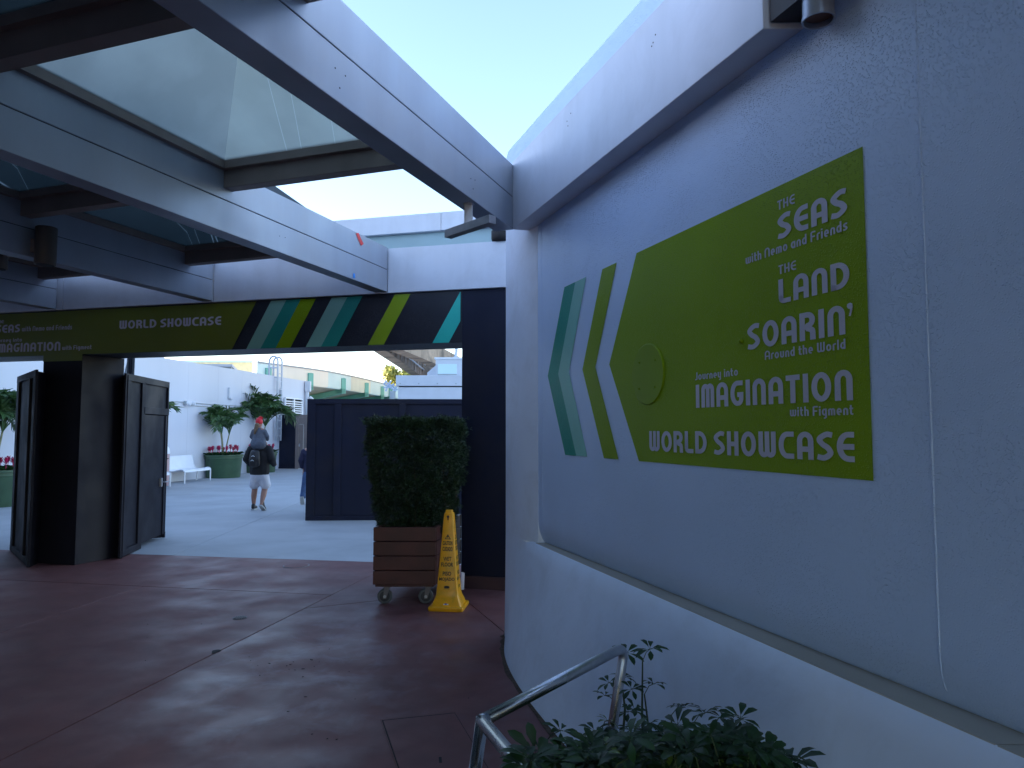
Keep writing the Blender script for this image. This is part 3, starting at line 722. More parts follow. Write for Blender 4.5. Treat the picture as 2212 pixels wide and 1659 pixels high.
# ================================================================== ENTRANCE PORTAL with banner
por = thing('banner_portal', 'dark navy portal with painted banner across its lintel at the plaza entrance', 'gateway')
ZBT, ZBB, ZCD = zs(3.115), zs(2.58), zs(2.505)
TH = .60
xr = onV(995, 900, LP, LD).x; xe = .30
xcl, xcr = onV(80, 1000, LP, LD).x, onV(165, 1000, LP, LD).x
def Lbox(x0, x1, d0, d1, z0, z1, name, m, par=por, bev=.004):
    return MB().hexa([tuple(Lp(x0, d0)), tuple(Lp(x1, d0)), tuple(Lp(x1, d1)), tuple(Lp(x0, d1))], z0, z1).build(name, m, par, bevel=bev)
Lbox(-13, xr, .03, TH, ZBB, ZB-.012, 'lintel', M_navyst)
Lbox(xr+.001, xe, .032, TH, .13, ZB-.012, 'pillar', M_navy)
Lbox(xr+.02, xe, .0, TH, 0, .13, 'base_curb', mat('red_kerb_paint', (.07, .03, .03), .6, bump=.001))
CB = Vector((.38, .925))*.60
F0, F1 = Lp(xcl, .03), Lp(xcr, .03)
MB().hexa([tuple(F0), tuple(F1), tuple(F1+CB), tuple(F0+CB)], 0, ZBB-.001).build('column', M_brownblack, por, bevel=.004)
# painted fields of the banner
def LP3(x, z, o=0): p = Lp(x, .03-.003-o); return Vector((p.x, p.y, z))
ban = link('banner', None, por)
def lx(u, v): return onV(u, v, Lp(0, .03), LD).x
def bquad(t0, t1, b0_, b1_, m, name='stripe'):
    MB().add([LP3(t0, ZBT), LP3(b0_, ZBB+.001), LP3(b1_, ZBB+.001), LP3(t1, ZBT)], [(0, 1, 2, 3)]).build(name, m, ban)
ut = [553, 584.7, 617.6, 648.7, 681.6, 715.6, 749.4, 782, 851.8, 885.8]; ub = [499.7, 531.1, 561.4, 594.3, 626.3, 659.2, 692.3, 725.8, 793, 827.6]
vt = lambda u: 679.5-.0523*u; vb = lambda u: 770.2-.0304*u
XT = [lx(u, vt(u)) for u in ut]; XB = [lx(u, vb(u)) for u in ub]
MB().add([LP3(-13, ZBT), LP3(-13, ZBB+.001), LP3(XB[0], ZBB+.001), LP3(XT[0], ZBT)], [(0, 1, 2, 3)]).build('banner_field', M_olive, ban)
MB().add([LP3(xcl, ZBB+.001), LP3(xcl, ZCD), LP3(xcr, ZCD), LP3(xcr, ZBB+.001)], [(0, 1, 2, 3)]).build('banner_field', M_olive, ban)
cols = [None, M_bmint, M_bteal, M_green2, None, M_bmint, M_bteal, None, M_lime]
for i, m in enumerate(cols):
    if m: bquad(XT[i], XT[i+1], XB[i], XB[i+1], m)
xa, xb, xc = lx(932.7, 742), lx(968.2, 741), lx(993.3, 660)
MB().add([LP3(xc, ZBT), LP3(xa, ZBB+.001), LP3(xb, ZBB+.001), LP3(xc, onV(993.3, 693.7, Lp(0, .03), LD).z)], [(0, 1, 2, 3)]).build('stripe', M_turq, ban)
def ban_line(text, ul, ur, v_top, v_bot, at_u, wt=.16, gap=.11):
    a, b = lx(ul, v_bot), lx(ur, v_bot); zt2, zb4 = onV(at_u, v_top, Lp(0, .03), LD).z, onV(at_u, v_bot, Lp(0, .03), LD).z
    lettering(text, lambda x, y, li: LP3(a+(b-a)*x, zb4+(zt2-zb4)*y, li), wt, 'lettering', M_letter, ban, .0025, gap)
ban_line('WORLD SHOWCASE', 257.8, 476.8, 684.0, 702.5, 460, .19)
ban_line('THE', -12, 8, 692, 698.3, 4, .16)
ban_line('SEAS', -9, 42.6, 700.5, 717.8, 40, .20)
ban_line('with Nemo and Friends', 47.1, 155, 705.0, 715.6, 60, .15)
ban_line('Journey into', -16, 47.1, 730.2, 738.4, 30, .15)
ban_line('IMAGINATION', -9, 129.8, 738.3, 757.6, 120, .19)
ban_line('with Figment', 133.9, 197.2, 746.3, 755.6, 150, .15)

# ================================================================== HOARDINGS
def hoarding_run(root, p0, p1, z1, battens, m, mf, z0=.0, th=.05, side=1, rail=.09, door=None):
    """boards between plan points; battens = list of (t0,t1) along it; framing stands proud on the side facing us"""
    p0, p1 = Vector(p0), Vector(p1); d = (p1-p0); L = d.length; u = d/L; n = Vector((u.y, -u.x))*side
    ts = [0]+[b for bt in battens for b in bt]+[1]
    def bx_(t0, t1, za, zb, o0, o1, name, mm):
        a, b = p0+d*t0, p0+d*t1
        MB().hexa([tuple(a+n*o0), tuple(b+n*o0), tuple(b+n*o1), tuple(a+n*o1)], za, zb).build(name, mm, root, bevel=.003)
    for i in range(0, len(battens)-1):
        t0, t1 = battens[i][1], battens[i+1][0]
        if door == i: continue
        bx_(t0-.005, t1+.005, z0+.05, z1-.02, -th*.6, 0, 'board', m)
    for t0, t1 in battens: bx_(t0, t1, z0+rail, z1-rail-.001, .0, .028, 'batten', mf)
    bx_(0, 1, z1-rail, z1, .0, .030, 'top_rail', mf)
    if door is None: bx_(0, 1, z0+.01, z0+rail-.001, .0, .030, 'bottom_rail', mf)
    return bx_
hr = thing('navy_hoarding', 'wide dark navy plywood hoarding standing behind the potted hedge', 'hoarding')
a_ = onZ(660, 1125.5); zt5 = onY(664, 861.7, a_.y).z
def hu(u): return (onY(u, 1000, a_.y).x-a_.x)/(-.35-a_.x)
hoarding_run(hr, a_.xy, (-.35, a_.y+.15), zt5, [(0, hu(680)), (hu(720.7), hu(735.8)), (hu(859.7), hu(874.8)), (.93, .98)], M_navy, M_navy)
MB().hexa([(a_.x, a_.y+.05), (a_.x+.06, a_.y+.05), (a_.x+.25, a_.y+1.6), (a_.x+.19, a_.y+1.6)], .01, zt5).build('return_panel', M_navy, hr)
# box hoarding round the left column
hl = thing('column_hoarding', 'dark brown black boxed hoarding with a locked door around the left column', 'hoarding')
q1, q2, q3, q4 = onZ(254, 1208).xy, onZ(352, 1162).xy, onZ(26, 1189).xy, onZ(65, 1226).xy
z2 = 2.42
# right side with door: pixel columns -> t
def tt(u, v):
    p = onV(u, v, q1, (q2-q1)); return ((p.xy-q1).length)/((q2-q1).length)
bxf = hoarding_run(hl, q1, q2, z2, [(0, tt(273.5, 1000)), (tt(298.5, 1000), tt(306, 1000)), (tt(355, 1000), 1)], M_brownblack, M_brownblack, door=1)
t0, t1 = tt(306, 1000), tt(355, 1000)
bxf(t0, t1, 1.98, z2-.09, -.03, 0, 'board', M_brownblack)
bxf(tt(304, 1000), 1, 1.90, 2.0, .0, .034, 'door_head', M_brownblack)
bxf(0, t0, .01, .10, .0, .03, 'bottom_rail', M_brownblack)
bxf(t1, 1.0, .01, .10, .0, .034, 'bottom_rail', M_brownblack)
dr = link('door', None, hl)
dd = (q2-q1); dn = Vector((dd.y, -dd.x)).normalized()
def dbox(ta, tb, za, zb, o0, o1, name, mm, par):
    a, b = q1+dd*ta, q1+dd*tb
    return MB().hexa([tuple(a+dn*o0), tuple(b+dn*o0), tuple(b+dn*o1), tuple(a+dn*o1)], za, zb).build(name, mm, par, bevel=.003)
dbox(t0+.01, t1-.012, .07, 1.89, -.03, .012, 'leaf_panel', M_brownblack, dr)
dbox(t1-.05, t1-.012, .07, 1.89, .013, .03, 'edge_stile', M_brownblack, dr)
hp = onV(344, 1041, q1, dd); tk = (hp.xy-q1).length/dd.length
dbox(tk-.022, tk+.012, hp.z-.07, hp.z+.06, .014, .045, 'lock_box', M_galv, dr)
c1_ = q1+dd*(tk+.0)+dn*.04; MB().tube([(c1_.x, c1_.y, hp.z), (c1_.x+dn.x*.06, c1_.y+dn.y*.06, hp.z), (c1_.x+dn.x*.06+.03*dd.x/dd.length, c1_.y+dn.y*.06+.10, hp.z)], .011, 10).build('handle', M_galv, dr, smooth=True)
# left side
MB().seg(q4+Vector((-.02, .03)), F0+Vector((.03, .06)), .0, z2-.02, .04).build('return_panel', M_brownblack, hl)
MB().seg(F1+CB*.98, q1+Vector((.0, .03)), .0, z2-.02, .04).build('return_panel', M_brownblack, hl)
hoarding_run(hl, q3, q4, z2, [(0, .12), (.62, .72), (.9, 1)], M_brownblack, M_brownblack, side=1)
hoarding_run(hl, q2, q3, z2, [(0, .05), (.45, .55), (.95, 1)], M_brownblack, M_brownblack, side=-1)
# far hoarding with tan door
y_f = onZ(640, 1013).y
hf = thing('far_hoarding', 'far dark hoarding with a tan door at the end of the white wall', 'hoarding')
xa_, xb_, xc_ = onY(575, 950, y_f).x, onY(638.5, 950, y_f).x, onY(660, 950, y_f).x; zf = onY(640, 896, y_f).z
hoarding_run(hf, (xa_-.4, y_f+.3), (xb_, y_f), zf, [(0, .06), (.45, .5), (.95, 1)], M_navy, M_navy)
xD = xc_+.3
MB().box(xb_+.002, xb_+.13, y_f-.03, y_f+.03, 0, zf-.1).build('door_post', M_tan, hf); MB().box(xc_-.08, xc_+.05, y_f-.03, y_f+.03, 0, zf-.1).build('door_post', M_tan, hf)
MB().box(xb_+.002, xc_+.05, y_f-.03, y_f+.03, zf-.099, zf).build('top_rail', M_tan, hf)
MB().box(xb_+.132, xc_-.082, y_f-.02, y_f+.03, zf-.36, zf-.101).build('board', M_tan, hf); MB().box(xb_+.132, xc_-.082, y_f-.035, y_f+.03, zf-.42, zf-.362).build('door_head', M_tan, hf)
d2 = link('door', None, hf); MB().box(xb_+.14, xc_-.10, y_f-.015, y_f+.02, .03, zf-.425).build('leaf_panel', M_tan, d2)
MB().box(xb_+.15, xb_+.2, y_f-.05, y_f-.016, .95, 1.07).build('handle', M_galv, d2)
MB().box(xc_+.052, xc_+1.4, y_f, y_f+.05, 0, zf-.35).build('board', M_navy, hf)

# ================================================================== PLANTER CART WITH HEDGE, CONE
pa_ = onZ(821, 1299); yb0 = 6.93
cart = thing('wheeled_planter_box', 'red brown plank planter box on casters beside the yellow wet floor cone', 'planter')
xl, xr2 = onY(806, 1200, yb0).x, onY(941, 1200, yb0).x
zlo, zhi = onY(806, 1264, yb0).z, onY(806, 1138.5, yb0).z
rot = Vector((.155, 1)).normalized(); dep = 1.1
P0, P1 = Vector((xl, yb0)), Vector((xr2, yb0)); P2, P3 = P1+rot*dep, P0+rot*dep
nb = 4; hp_ = (zhi-zlo)/nb
for k in range(nb):
    za, zb5 = zlo+hp_*k+.0035, zlo+hp_*(k+1)-.0035
    for (a, b, w_) in ((P0, P1, .035), (P1, P2, .035), (P3, P2, -.035), (P0, P3, -.035)):
        j = random.uniform(-.002, .002)
        u_ = (b-a).normalized()
        s_, e2 = (a, b) if w_ in (.035,) and a is P0 else (a+u_*.037, b-u_*.037) if a is P1 or (a is P0 and b is P3) else (a, b)
        MB().seg(s_, e2, za, zb5, w_ if w_ > 0 else 0, -w_ if w_ < 0 else 0).build('plank', M_redwood, cart, bevel=.004)
MB().hexa([tuple(P0+Vector((.03, .03))), tuple(P1+Vector((-.03, .03))), tuple(P2+Vector((-.03, -.03))), tuple(P3+Vector((.03, -.03)))], zlo+.01, zhi-.06).build('soil', M_soil, cart)
MB().hexa([tuple(P0+Vector((.02, .02))), tuple(P1+Vector((-.02, .02))), tuple(P2+Vector((-.02, -.02))), tuple(P3+Vector((.02, -.02)))], zlo-.02, zlo+.008).build('base_board', M_redwood, cart)
def caster(c, ang):
    w_ = link('caster', None, cart, (c.x, c.y, 0)); w_.rotation_euler = (0, 0, ang)
    r = .072
    tyre = MB().lathe([(.052, -.02), (r-.006, -.02), (r, -.012), (r, .012), (r-.006, .02), (.052, .02)], n=28).build('tyre', M_rubber, w_, auto=True); tyre.rotation_euler = (pi/2, 0, 0); tyre.location = (0, 0, r+.0)
    hub = MB().lathe([(.030, -.0235), (.048, -.021), (.048, .021), (.030, .0235)], n=24).build('rim', mat('dull_rim', (.05, .05, .055), .5, metal=.4), w_, auto=True); hub.rotation_euler = (pi/2, 0, 0); hub.location = (0, 0, r)
    cap = MB().lathe([(.014, -.035), (.014, .035)], n=12).build('axle', M_galv, w_); cap.rotation_euler = (pi/2, 0, 0); cap.location = (0, 0, r)
    fk = MB(); 
    for sy in (-1, 1): fk.add([(-.015, sy*.028, r-.02), (.015, sy*.028, r-.02), (.05, sy*.028, zlo-.022), (-.005, sy*.028, zlo-.022), (-.015, sy*.032, r-.02), (.015, sy*.032, r-.02), (.05, sy*.032, zlo-.022), (-.005, sy*.032, zlo-.022)], [(0, 1, 2, 3), (7, 6, 5, 4), (0, 4, 5, 1), (1, 5, 6, 2), (2, 6, 7, 3), (3, 7, 4, 0)])
    fk.box(-.01, .055, -.033, .033, zlo-.032, zlo-.021); fk.build('fork', M_drain, w_, recalc=True)
c2_ = onZ(836, 1297); caster(Vector((c2_.x, yb0+.06)), .1)
caster(Vector((onY(920, 1280, yb0+.06).x, yb0+.06)), .1); caster(P3.lerp(P0, .06)+Vector((.08, 0)), .3); caster(P2.lerp(P1, .06)-Vector((.08, 0)), -.3)
# hedge
hedge = thing('clipped_hedge', 'dark green clipped needle leaved hedge growing in the plank planter', 'shrub', (0, 0, 0))
hx0, hx1, hy0, hy1 = onY(806, 1000, 7.1).x, .10, 6.95, 8.0
hz0, hz1 = zhi-.10, onY(880, 906, 7.1).z
def hedge_pt():
    t = random.random()**.85; z = hz0+(hz1-hz0)*t
    bulge = .74+.26*min(1, t*1.5)
    a = random.uniform(0, 2*pi); n_p = 3.6
    ca, sa = cos(a), sin(a); rr_ = (abs(ca)**n_p+abs(sa)**n_p)**(-1/n_p)
    k = random.uniform(.86, 1.0) if random.random() < .66 else random.uniform(.15, .95)
    if random.random() < .20: z = hz1-random.random()**2*.07; k = random.random()**.5
    if random.random() < .09: k *= random.uniform(1.02, 1.15); z += random.uniform(0, .04)
    lump = 1+.035*sin(a*5+z*9)+.03*sin(a*11-z*17)+.03*sin(a*3+z*23)
    x = -.975+ca*rr_*.465*bulge*k*lump; yy = 7.37+sa*rr_*.42*bulge*k*lump
    return Vector((x+.06*(yy-7.4), yy, z-.02*abs(sin(x*9)))), Vector((ca, sa, .5 if z < hz1-.05 else 1.4))
fl = MB()
def whorl(fl, p, d, L, n, wd, droop=.2):
    d = d.normalized(); s_ = d.cross(Vector((0, 0, 1))); s_ = s_.normalized() if s_.length > .05 else Vector((1, 0, 0)); t_ = d.cross(s_)
    for k in range(n):
        a = 2*pi*k/n+random.random(); sp = random.uniform(.45, .9)
        v = (d*random.uniform(.6, 1)+(s_*cos(a)+t_*sin(a))*sp).normalized(); L_ = L*random.uniform(.7, 1.2)
        side = v.cross(Vector((random.uniform(-1, 1), random.uniform(-1, 1), random.uniform(-1, 1)))).normalized()*wd
        tip = p+v*L_+Vector((0, 0, -droop*L_*.4)); mid = p+v*L_*.5
        fl.add([p, mid+side, tip, mid-side], [(0, 1, 2, 3)])
for k in range(15000):
    p, d = hedge_pt(); whorl(fl, p, d+Vector((random.gauss(0, .5), random.gauss(0, .5), random.gauss(.2, .5))), .048, 6, .0032)
tag(fl.build('foliage', M_needle, hedge), kind='stuff')
for k in range(9):
    x = random.uniform(-1.15, -.65); y0_ = random.uniform(7.1, 7.8); pts = [(x, y0_, hz0-.02)]
    for j in range(1, 6): pts.append((x+random.gauss(0, .03)+j*.04*(x+.9)*1.5, y0_+random.gauss(0, .02)-j*.015, hz0+(hz1-hz0)*j/6))
    MB().tube(pts, [.011, .009, .007, .006, .004, .002], 6).build('stem', M_twig, hedge)

# caution cone
cb = onZ(966, 1322); hc = .914
cone = thing('wet_floor_cone', 'tall yellow four sided wet floor caution cone standing by the planter', 'safety cone', (cb.x+.0, cb.y+.165, 0), radians(-7))
def sq_loft(prof, r=.2, n=4):
    """prof: (half width, z); rounded squares"""
    mb = MB(); ring = 0
    for hw, z in prof:
        rr_ = min(hw*.28, .022)
        for qd in range(4):
            cxq, cyq = [(1, 1), (-1, 1), (-1, -1), (1, -1)][qd]
            for k in range(n+1):
                a = (qd*90+90*k/n)*pi/180; mb.v.append(((hw-rr_)*cxq+rr_*cos(a), (hw-rr_)*cyq+rr_*sin(a), z))
    N = 4*(n+1)
    for j in range(len(prof)-1):
        for i in range(N): mb.f.append((j*N+i, j*N+(i+1) % N, (j+1)*N+(i+1) % N, (j+1)*N+i))
    mb.f += [tuple(range(N))[::-1], tuple(range((len(prof)-1)*N, len(prof)*N))]
    return mb
cprof = [(.162, .0), (.166, .006), (.166, .030), (.161, .037), (.140, .040), (.136, .048), (.128, .075), (.112, .11), (.104, .14), (.100, .18), (.074, .50), (.052, .78), (.0445, .872), (.041, .888), (.032, .890), (.032, .908), (.029, .914)]
body = sq_loft(cprof).build('cone_body', M_yellow, cone, auto=True)
def cone_hw(z):
    for (a, za), (b, zb6) in zip(cprof, cprof[1:]):
        if za <= z <= zb6 and zb6 > za: return a+(b-a)*(z-za)/(zb6-za)
    return .05
def text_mesh(txt, hgt, wid, bold=.03):
    cu = bpy.data.curves.new('t', 'FONT'); cu.body = txt; cu.align_x = 'CENTER'; cu.size = 1; cu.offset = bold; cu.resolution_u = 3
    o = bpy.data.objects.new('t', cu); S.collection.objects.link(o); bpy.context.view_layer.update()
    me = bpy.data.meshes.new_from_object(o.evaluated_get(bpy.context.evaluated_depsgraph_get())); bpy.data.objects.remove(o)
    xs = [v.co.x for v in me.vertices]; ysv = [v.co.y for v in me.vertices]
    w0, h0 = max(xs)-min(xs), max(ysv)-min(ysv)
    for v in me.vertices: v.co.x = (v.co.x-(min(xs)+max(xs))/2)*wid/w0; v.co.y = (v.co.y-min(ysv))*hgt/h0
    me.materials.clear(); me.materials.append(M_black); return me
lines = [('CAUTION', .592, .037, .088), ('CUIDADO', .538, .037, .092), ('WET', .449, .035, .074), ('FLOOR', .397, .035, .110), ('PISO', .314, .036, .078), ('MOJADO', .259, .036, .142)]
tm = {}
for txt, z, h_, w_ in lines:
    tm[txt] = text_mesh(txt, h_*1.06, w_*1.04, .014 if 'M' in txt or 'W' in txt else .026)
    for face in range(4):
        o = link('lettering', tm[txt], cone); a = face*pi/2; hwz = cone_hw(z+h_/2)
        tilt = math.atan2(.074-.052, .28)
        o.rotation_euler = (pi/2-tilt, 0, a); hwz = cone_hw(z)+.002
        o.location = (sin(a)*hwz, -cos(a)*hwz, z)
def face_shape(pts, z, name, m, lift=.0012, faces=range(4), hs=None):
    me = MB().add([(x, y, 0) for x, y in pts], [tuple(range(len(pts)))] if hs is None else hs).mesh(name, m)
    for face in faces:
        o = link(name, me, cone); a = face*pi/2; tilt = math.atan2(.022, .28)
        hwz = cone_hw(z)+lift; o.rotation_euler = (pi/2-tilt, 0, a); o.location = (sin(a)*hwz, -cos(a)*hwz, z)
tri = [(-.030, 0), (.030, 0), (0, .046), (-.019, .0065), (.019, .0065), (0, .035)]
face_shape(tri, .647, 'warning_triangle', M_black, hs=[(0, 1, 4, 3), (1, 2, 5, 4), (2, 0, 3, 5)])
face_shape([(-.003, .012), (.003, .012), (.006, .032), (-.006, .032)], .647, 'warning_triangle', M_black)
face_shape([(-.027, .008), (-.024, .022), (-.008, .026), (.008, .026), (.024, .022), (.027, .008), (.012, .004), (-.012, .004)], .196, 'maker_badge', M_black)
face_shape([(-.027, -.003), (.027, -.003), (.027, .001), (-.027, .001)], .196, 'maker_badge', M_black)
st = MB().add([(-.024, 0, .0), (.024, 0, 0), (.024, 0, .014), (.012, 0, .022), (0, 0, .024), (-.012, 0, .02), (-.024, 0, .012)], [tuple(range(7))]).build('sticker', M_white, cone); st.location = (0, -.134, .056); st.rotation_euler = (-.33, 0, 0)
st2 = MB().add([(-.012, 0, .003), (.008, 0, .003), (.010, 0, .013), (-.01, 0, .015)], [(0, 1, 2, 3)]).build('sticker_print', mat('blue_ink', (.03, .08, .35), .5), cone); st2.location = (0, -.1355, .056); st2.rotation_euler = (-.33, 0, 0)
# latch near the top, front face
lt = MB(); lt.box(-.014, .014, -.0545, -.050, .80, .872); l1 = lt.build('latch_plate', M_yellow, cone, bevel=.003)
kz = MB(); kz.lathe([(.012, 0), (.012, .004)], n=16); k1 = kz.build('latch_hole', M_rust, cone); k1.rotation_euler = (pi/2, 0, 0); k1.location = (0, -.0535, .856)
MB().box(-.005, .005, -.0577, -.0545, .826, .848).build('latch_hole', M_rust, cone)
pp = MB().add([(0, 0, 0), (.03, .01, 0), (.035, .012, .16), (.02, .006, .17), (.004, .0, .17)], [(0, 1, 2, 3, 4)])
o = pp.build('paper_sheet', M_bag); o.location = (cb.x+.10, cb.y+.36, .12); o.data.transform(Matrix()); tag(o, 'white folded paper sheet stuck out behind the yellow cone', 'paper')
sm = o.modifiers.new('thick', 'SOLIDIFY'); sm.thickness = .004

# ================================================================== HANDRAIL
rail = thing('steel_handrail', 'brushed steel tube handrail around the plant bed by the white plinth', 'handrail')
k_ = onY(1041.5, 1557, 2.42); lend = onY(1338, 1392, 3.12)
r_ = .0212
def bend(a, b, c, r=.06, n=7):
    a, b, c = Vector(a), Vector(b), Vector(c); d1 = (a-b).normalized(); d2 = (c-b).normalized(); P, Q = b+d1*r, b+d2*r
    return [P.lerp(b, t).lerp(b.lerp(Q, t), t) for t in [k/n for k in range(n+1)]]
pend = onY(1350, 1396, 3.14); low = onY(1321.5, 1580, 3.05); low2 = pend+(low-pend)*2.2
lowg = pend+(low-pend)*((pend.z-.0)/(pend.z-low.z)); lowg.z = 0
MB().tube([k_]+bend(k_, pend, lowg, .07)+[lowg], r_, 16).build('top_rail', M_steel, rail, smooth=True)
pb_ = onY(1027, 1659, 2.42); postg = k_+(pb_-k_)*(k_.z/(k_.z-pb_.z)); postg.z = 0
MB().tube([k_-(postg-k_).normalized()*.004, postg], r_, 16).build('post', M_steel, rail, smooth=True)
sk0 = onZ(1125, 1659, k_.z); sdir = (sk0-k_).normalized(); send = k_+sdir*1.25
MB().tube([k_-sdir*.002, send]+[send+sdir*.05+Vector((0, 0, -.05))], r_+.0003, 16).build('side_rail', M_steel, rail, smooth=True)
MB().tube([send, Vector((send.x, send.y, 0))], r_, 16).build('post', M_steel, rail, smooth=True)
lk = MB().tube([k_-(pend-k_).normalized()*.012, k_+(pend-k_).normalized()*.02], r_+.0006, 16).build('knuckle', M_steel, rail, smooth=True)
m0, m1 = pend+(lowg-pend)*.42, k_+(postg-k_)*.42
MB().tube([m0, m1], r_*.96, 14).build('mid_rail', M_steel, rail, smooth=True)
MB().tube([m1, m1+sdir*1.25], r_*.96, 14).build('mid_rail', M_steel, rail, smooth=True)

# ================================================================== SCHEFFLERA
bed = MB().hexa([(.02, 2.35), (.50, 3.1), (fx(2.9)-.3, 2.95), (fx(1.2)-.33, 1.2), (.25, 1.25)], .0, .05); struct(bed.build('plant_bed', M_soil))
def leaflet(mb, base, d, up, L, wd):
    d = d.normalized(); s_ = d.cross(up).normalized(); u_ = s_.cross(d)
    pr = [(0, .0, 0), (.25, .45, .0), (.6, 1.0, -.05), (.85, .75, -.16), (1.0, .0, -.28)]
    vs = []
    for t, w_, dz in pr:
        c = base+d*L*t+u_*L*dz; e = s_*wd*w_*.5; up_ = u_*wd*w_*.12
        vs += [c-e+up_, c, c+e+up_]
    mb.add(vs, [(3*i, 3*i+1, 3*i+4, 3*i+3) for i in range(4)]+[(3*i+1, 3*i+2, 3*i+5, 3*i+4) for i in range(4)])
def compound_leaf(n, L, rnd, mt):
    mb = MB(); rs = random.Random(rnd)
    for k in range(n):
        a = 2*pi*k/n+rs.uniform(-.15, .15); el = rs.uniform(-.15, .45)
        d = Vector((cos(a)*cos(el), sin(a)*cos(el), sin(el)))
        b = d*L*.18; mb.tube([(0, 0, 0), b], .0012, 3, cap=False); leaflet(mb, b, d, Vector((0, 0, 1)), L*rs.uniform(.8, 1.1), L*.36)
    me = mb.mesh('leaf', mt, smooth=True); return me
LV = [compound_leaf(8, .085, 1, M_leaf), compound_leaf(7, .07, 2, M_leaf), compound_leaf(8, .095, 3, M_leaf), compound_leaf(7, .065, 4, M_leaf2)]
sch = thing('schefflera_shrub', 'glossy dark green umbrella leaf shrub inside the steel handrail by the plinth', 'shrub')
def leaf_at(p, mesh=None, tilt=None, s=1):
    o = link('leaf', mesh or random.choices(LV, (4, 4, 3, .7))[0], sch); o.location = p; o.scale = (s,)*3
    t = tilt or (random.gauss(0, .2)-.1, random.gauss(0, .2)); o.rotation_euler = (t[0], t[1], random.uniform(0, 6.28))
stems = MB()
def shoot(base, tip, nl, spread=.10):
    pts = [base.lerp(tip, t)+Vector((random.gauss(0, .008), random.gauss(0, .008), 0)) for t in (0, .35, .7, 1)]; pts[0] = base; pts[-1] = tip
    stems.tube(pts, [.007, .006, .005, .003], 6)
    for k in range(nl):
        t = 1-(k/nl)*.55; o_ = base.lerp(tip, t); a = k*2.4+random.random(); sp = spread*random.uniform(.6, 1.2)
        q = o_+Vector((cos(a)*sp, sin(a)*sp, random.uniform(.0, .05))); stems.tube([o_, o_.lerp(q, .5)+Vector((0, 0, .012)), q], .0018, 4); leaf_at(q, s=random.uniform(.55, .82))
def sp(u, v, y): return onY(u, v, y)
for (u, v, y) in ((1338, 1432, 3.22), (1388, 1428, 3.0), (1325, 1470, 3.2), (1392, 1500, 2.85), (1300, 1575, 2.45), (1450, 1545, 2.5), (1500, 1560, 2.45), (1545, 1565, 2.4), (1430, 1575, 2.35), (1580, 1580, 2.3), (1250, 1610, 2.45), (1170, 1615, 2.3), (1350, 1585, 2.3)):
    tip = sp(u, v, y); base = Vector((min(tip.x*.6+.22, tip.x+.05), y-.05, .04)); shoot(base, tip, 3 if y > 2.8 else 5, .055)
n_leaf = 0
for k in range(250):
    u = random.uniform(1125, 1720); 
    env = 1576+min(42, max(0, 1335-u)*.35)+max(0, u-1560)*.42
    v = env+abs(random.gauss(0, 1))*38+random.uniform(0, 40); y = random.uniform(1.75, 2.45)
    if u > 1550: y = random.uniform(1.75, 2.1)
    p = sp(u, v, y)
    if p.x > fx(p.y)-.34*(1-p.z/ZL)-.07 or p.z < .1: continue
    leaf_at(p, s=random.uniform(.55, .9))
    b_ = Vector((p.x+random.gauss(0, .05), p.y+.04, max(.03, p.z-random.uniform(.12, .3)))); stems.tube([b_, b_.lerp(p, .6)+Vector((0, 0, .02)), p], .002, 4)
for k in range(60):
    x = random.uniform(.12, .85); y = random.uniform(1.8, 2.75)
    if x > fx(y)-.38: continue
    if x < .02+(2.4-y)*.33: continue
    leaf_at(Vector((x, y, random.uniform(.25, .45))), s=random.uniform(.7, 1.0))
fil = MB()
for k in range(230):
    x = random.uniform(.06, .85); y = random.uniform(1.7, 2.8)
    if x > fx(y)-.36 or x < .04+(2.4-y)*.33: continue
    c_ = Vector((x, y, random.uniform(.15, .45))); n8 = 7
    for j in range(n8):
        a = 2*pi*j/n8+random.random(); d = Vector((cos(a), sin(a), random.uniform(-.2, .5))); leaflet(fil, c_+d*.012, d, Vector((0, 0, 1)), random.uniform(.05, .08), .026)
tag(fil.build('inner_foliage', M_leaf, sch, smooth=True), kind='stuff')
stems.build('stems', mat('green_stem', (.05, .08, .03), .6), sch)

# ================================================================== DOWNPIPE at top right
pp_ = onV(1768, 45, (wx(0)-.075, 0), (-.35, 1)); dp = thing('downspout', 'short round metal downspout open at the bottom on the wall top right', 'pipe')
rr_ = .054
vs = []; 
MB().lathe([(rr_-.006, .03), (rr_-.004, 0), (rr_+.003, -.001), (rr_+.003, .012), (rr_, .014), (rr_, .09), (rr_+.002, .092), (rr_+.002, .1), (rr_, .102), (rr_, .9)], (pp_.x, pp_.y, pp_.z), 32).build('pipe', M_pipe, dp, auto=True)
MB().lathe([(rr_-.005, .02), (rr_-.005, .022)], (pp_.x, pp_.y, pp_.z), 32).build('pipe_inside', M_rust, dp)

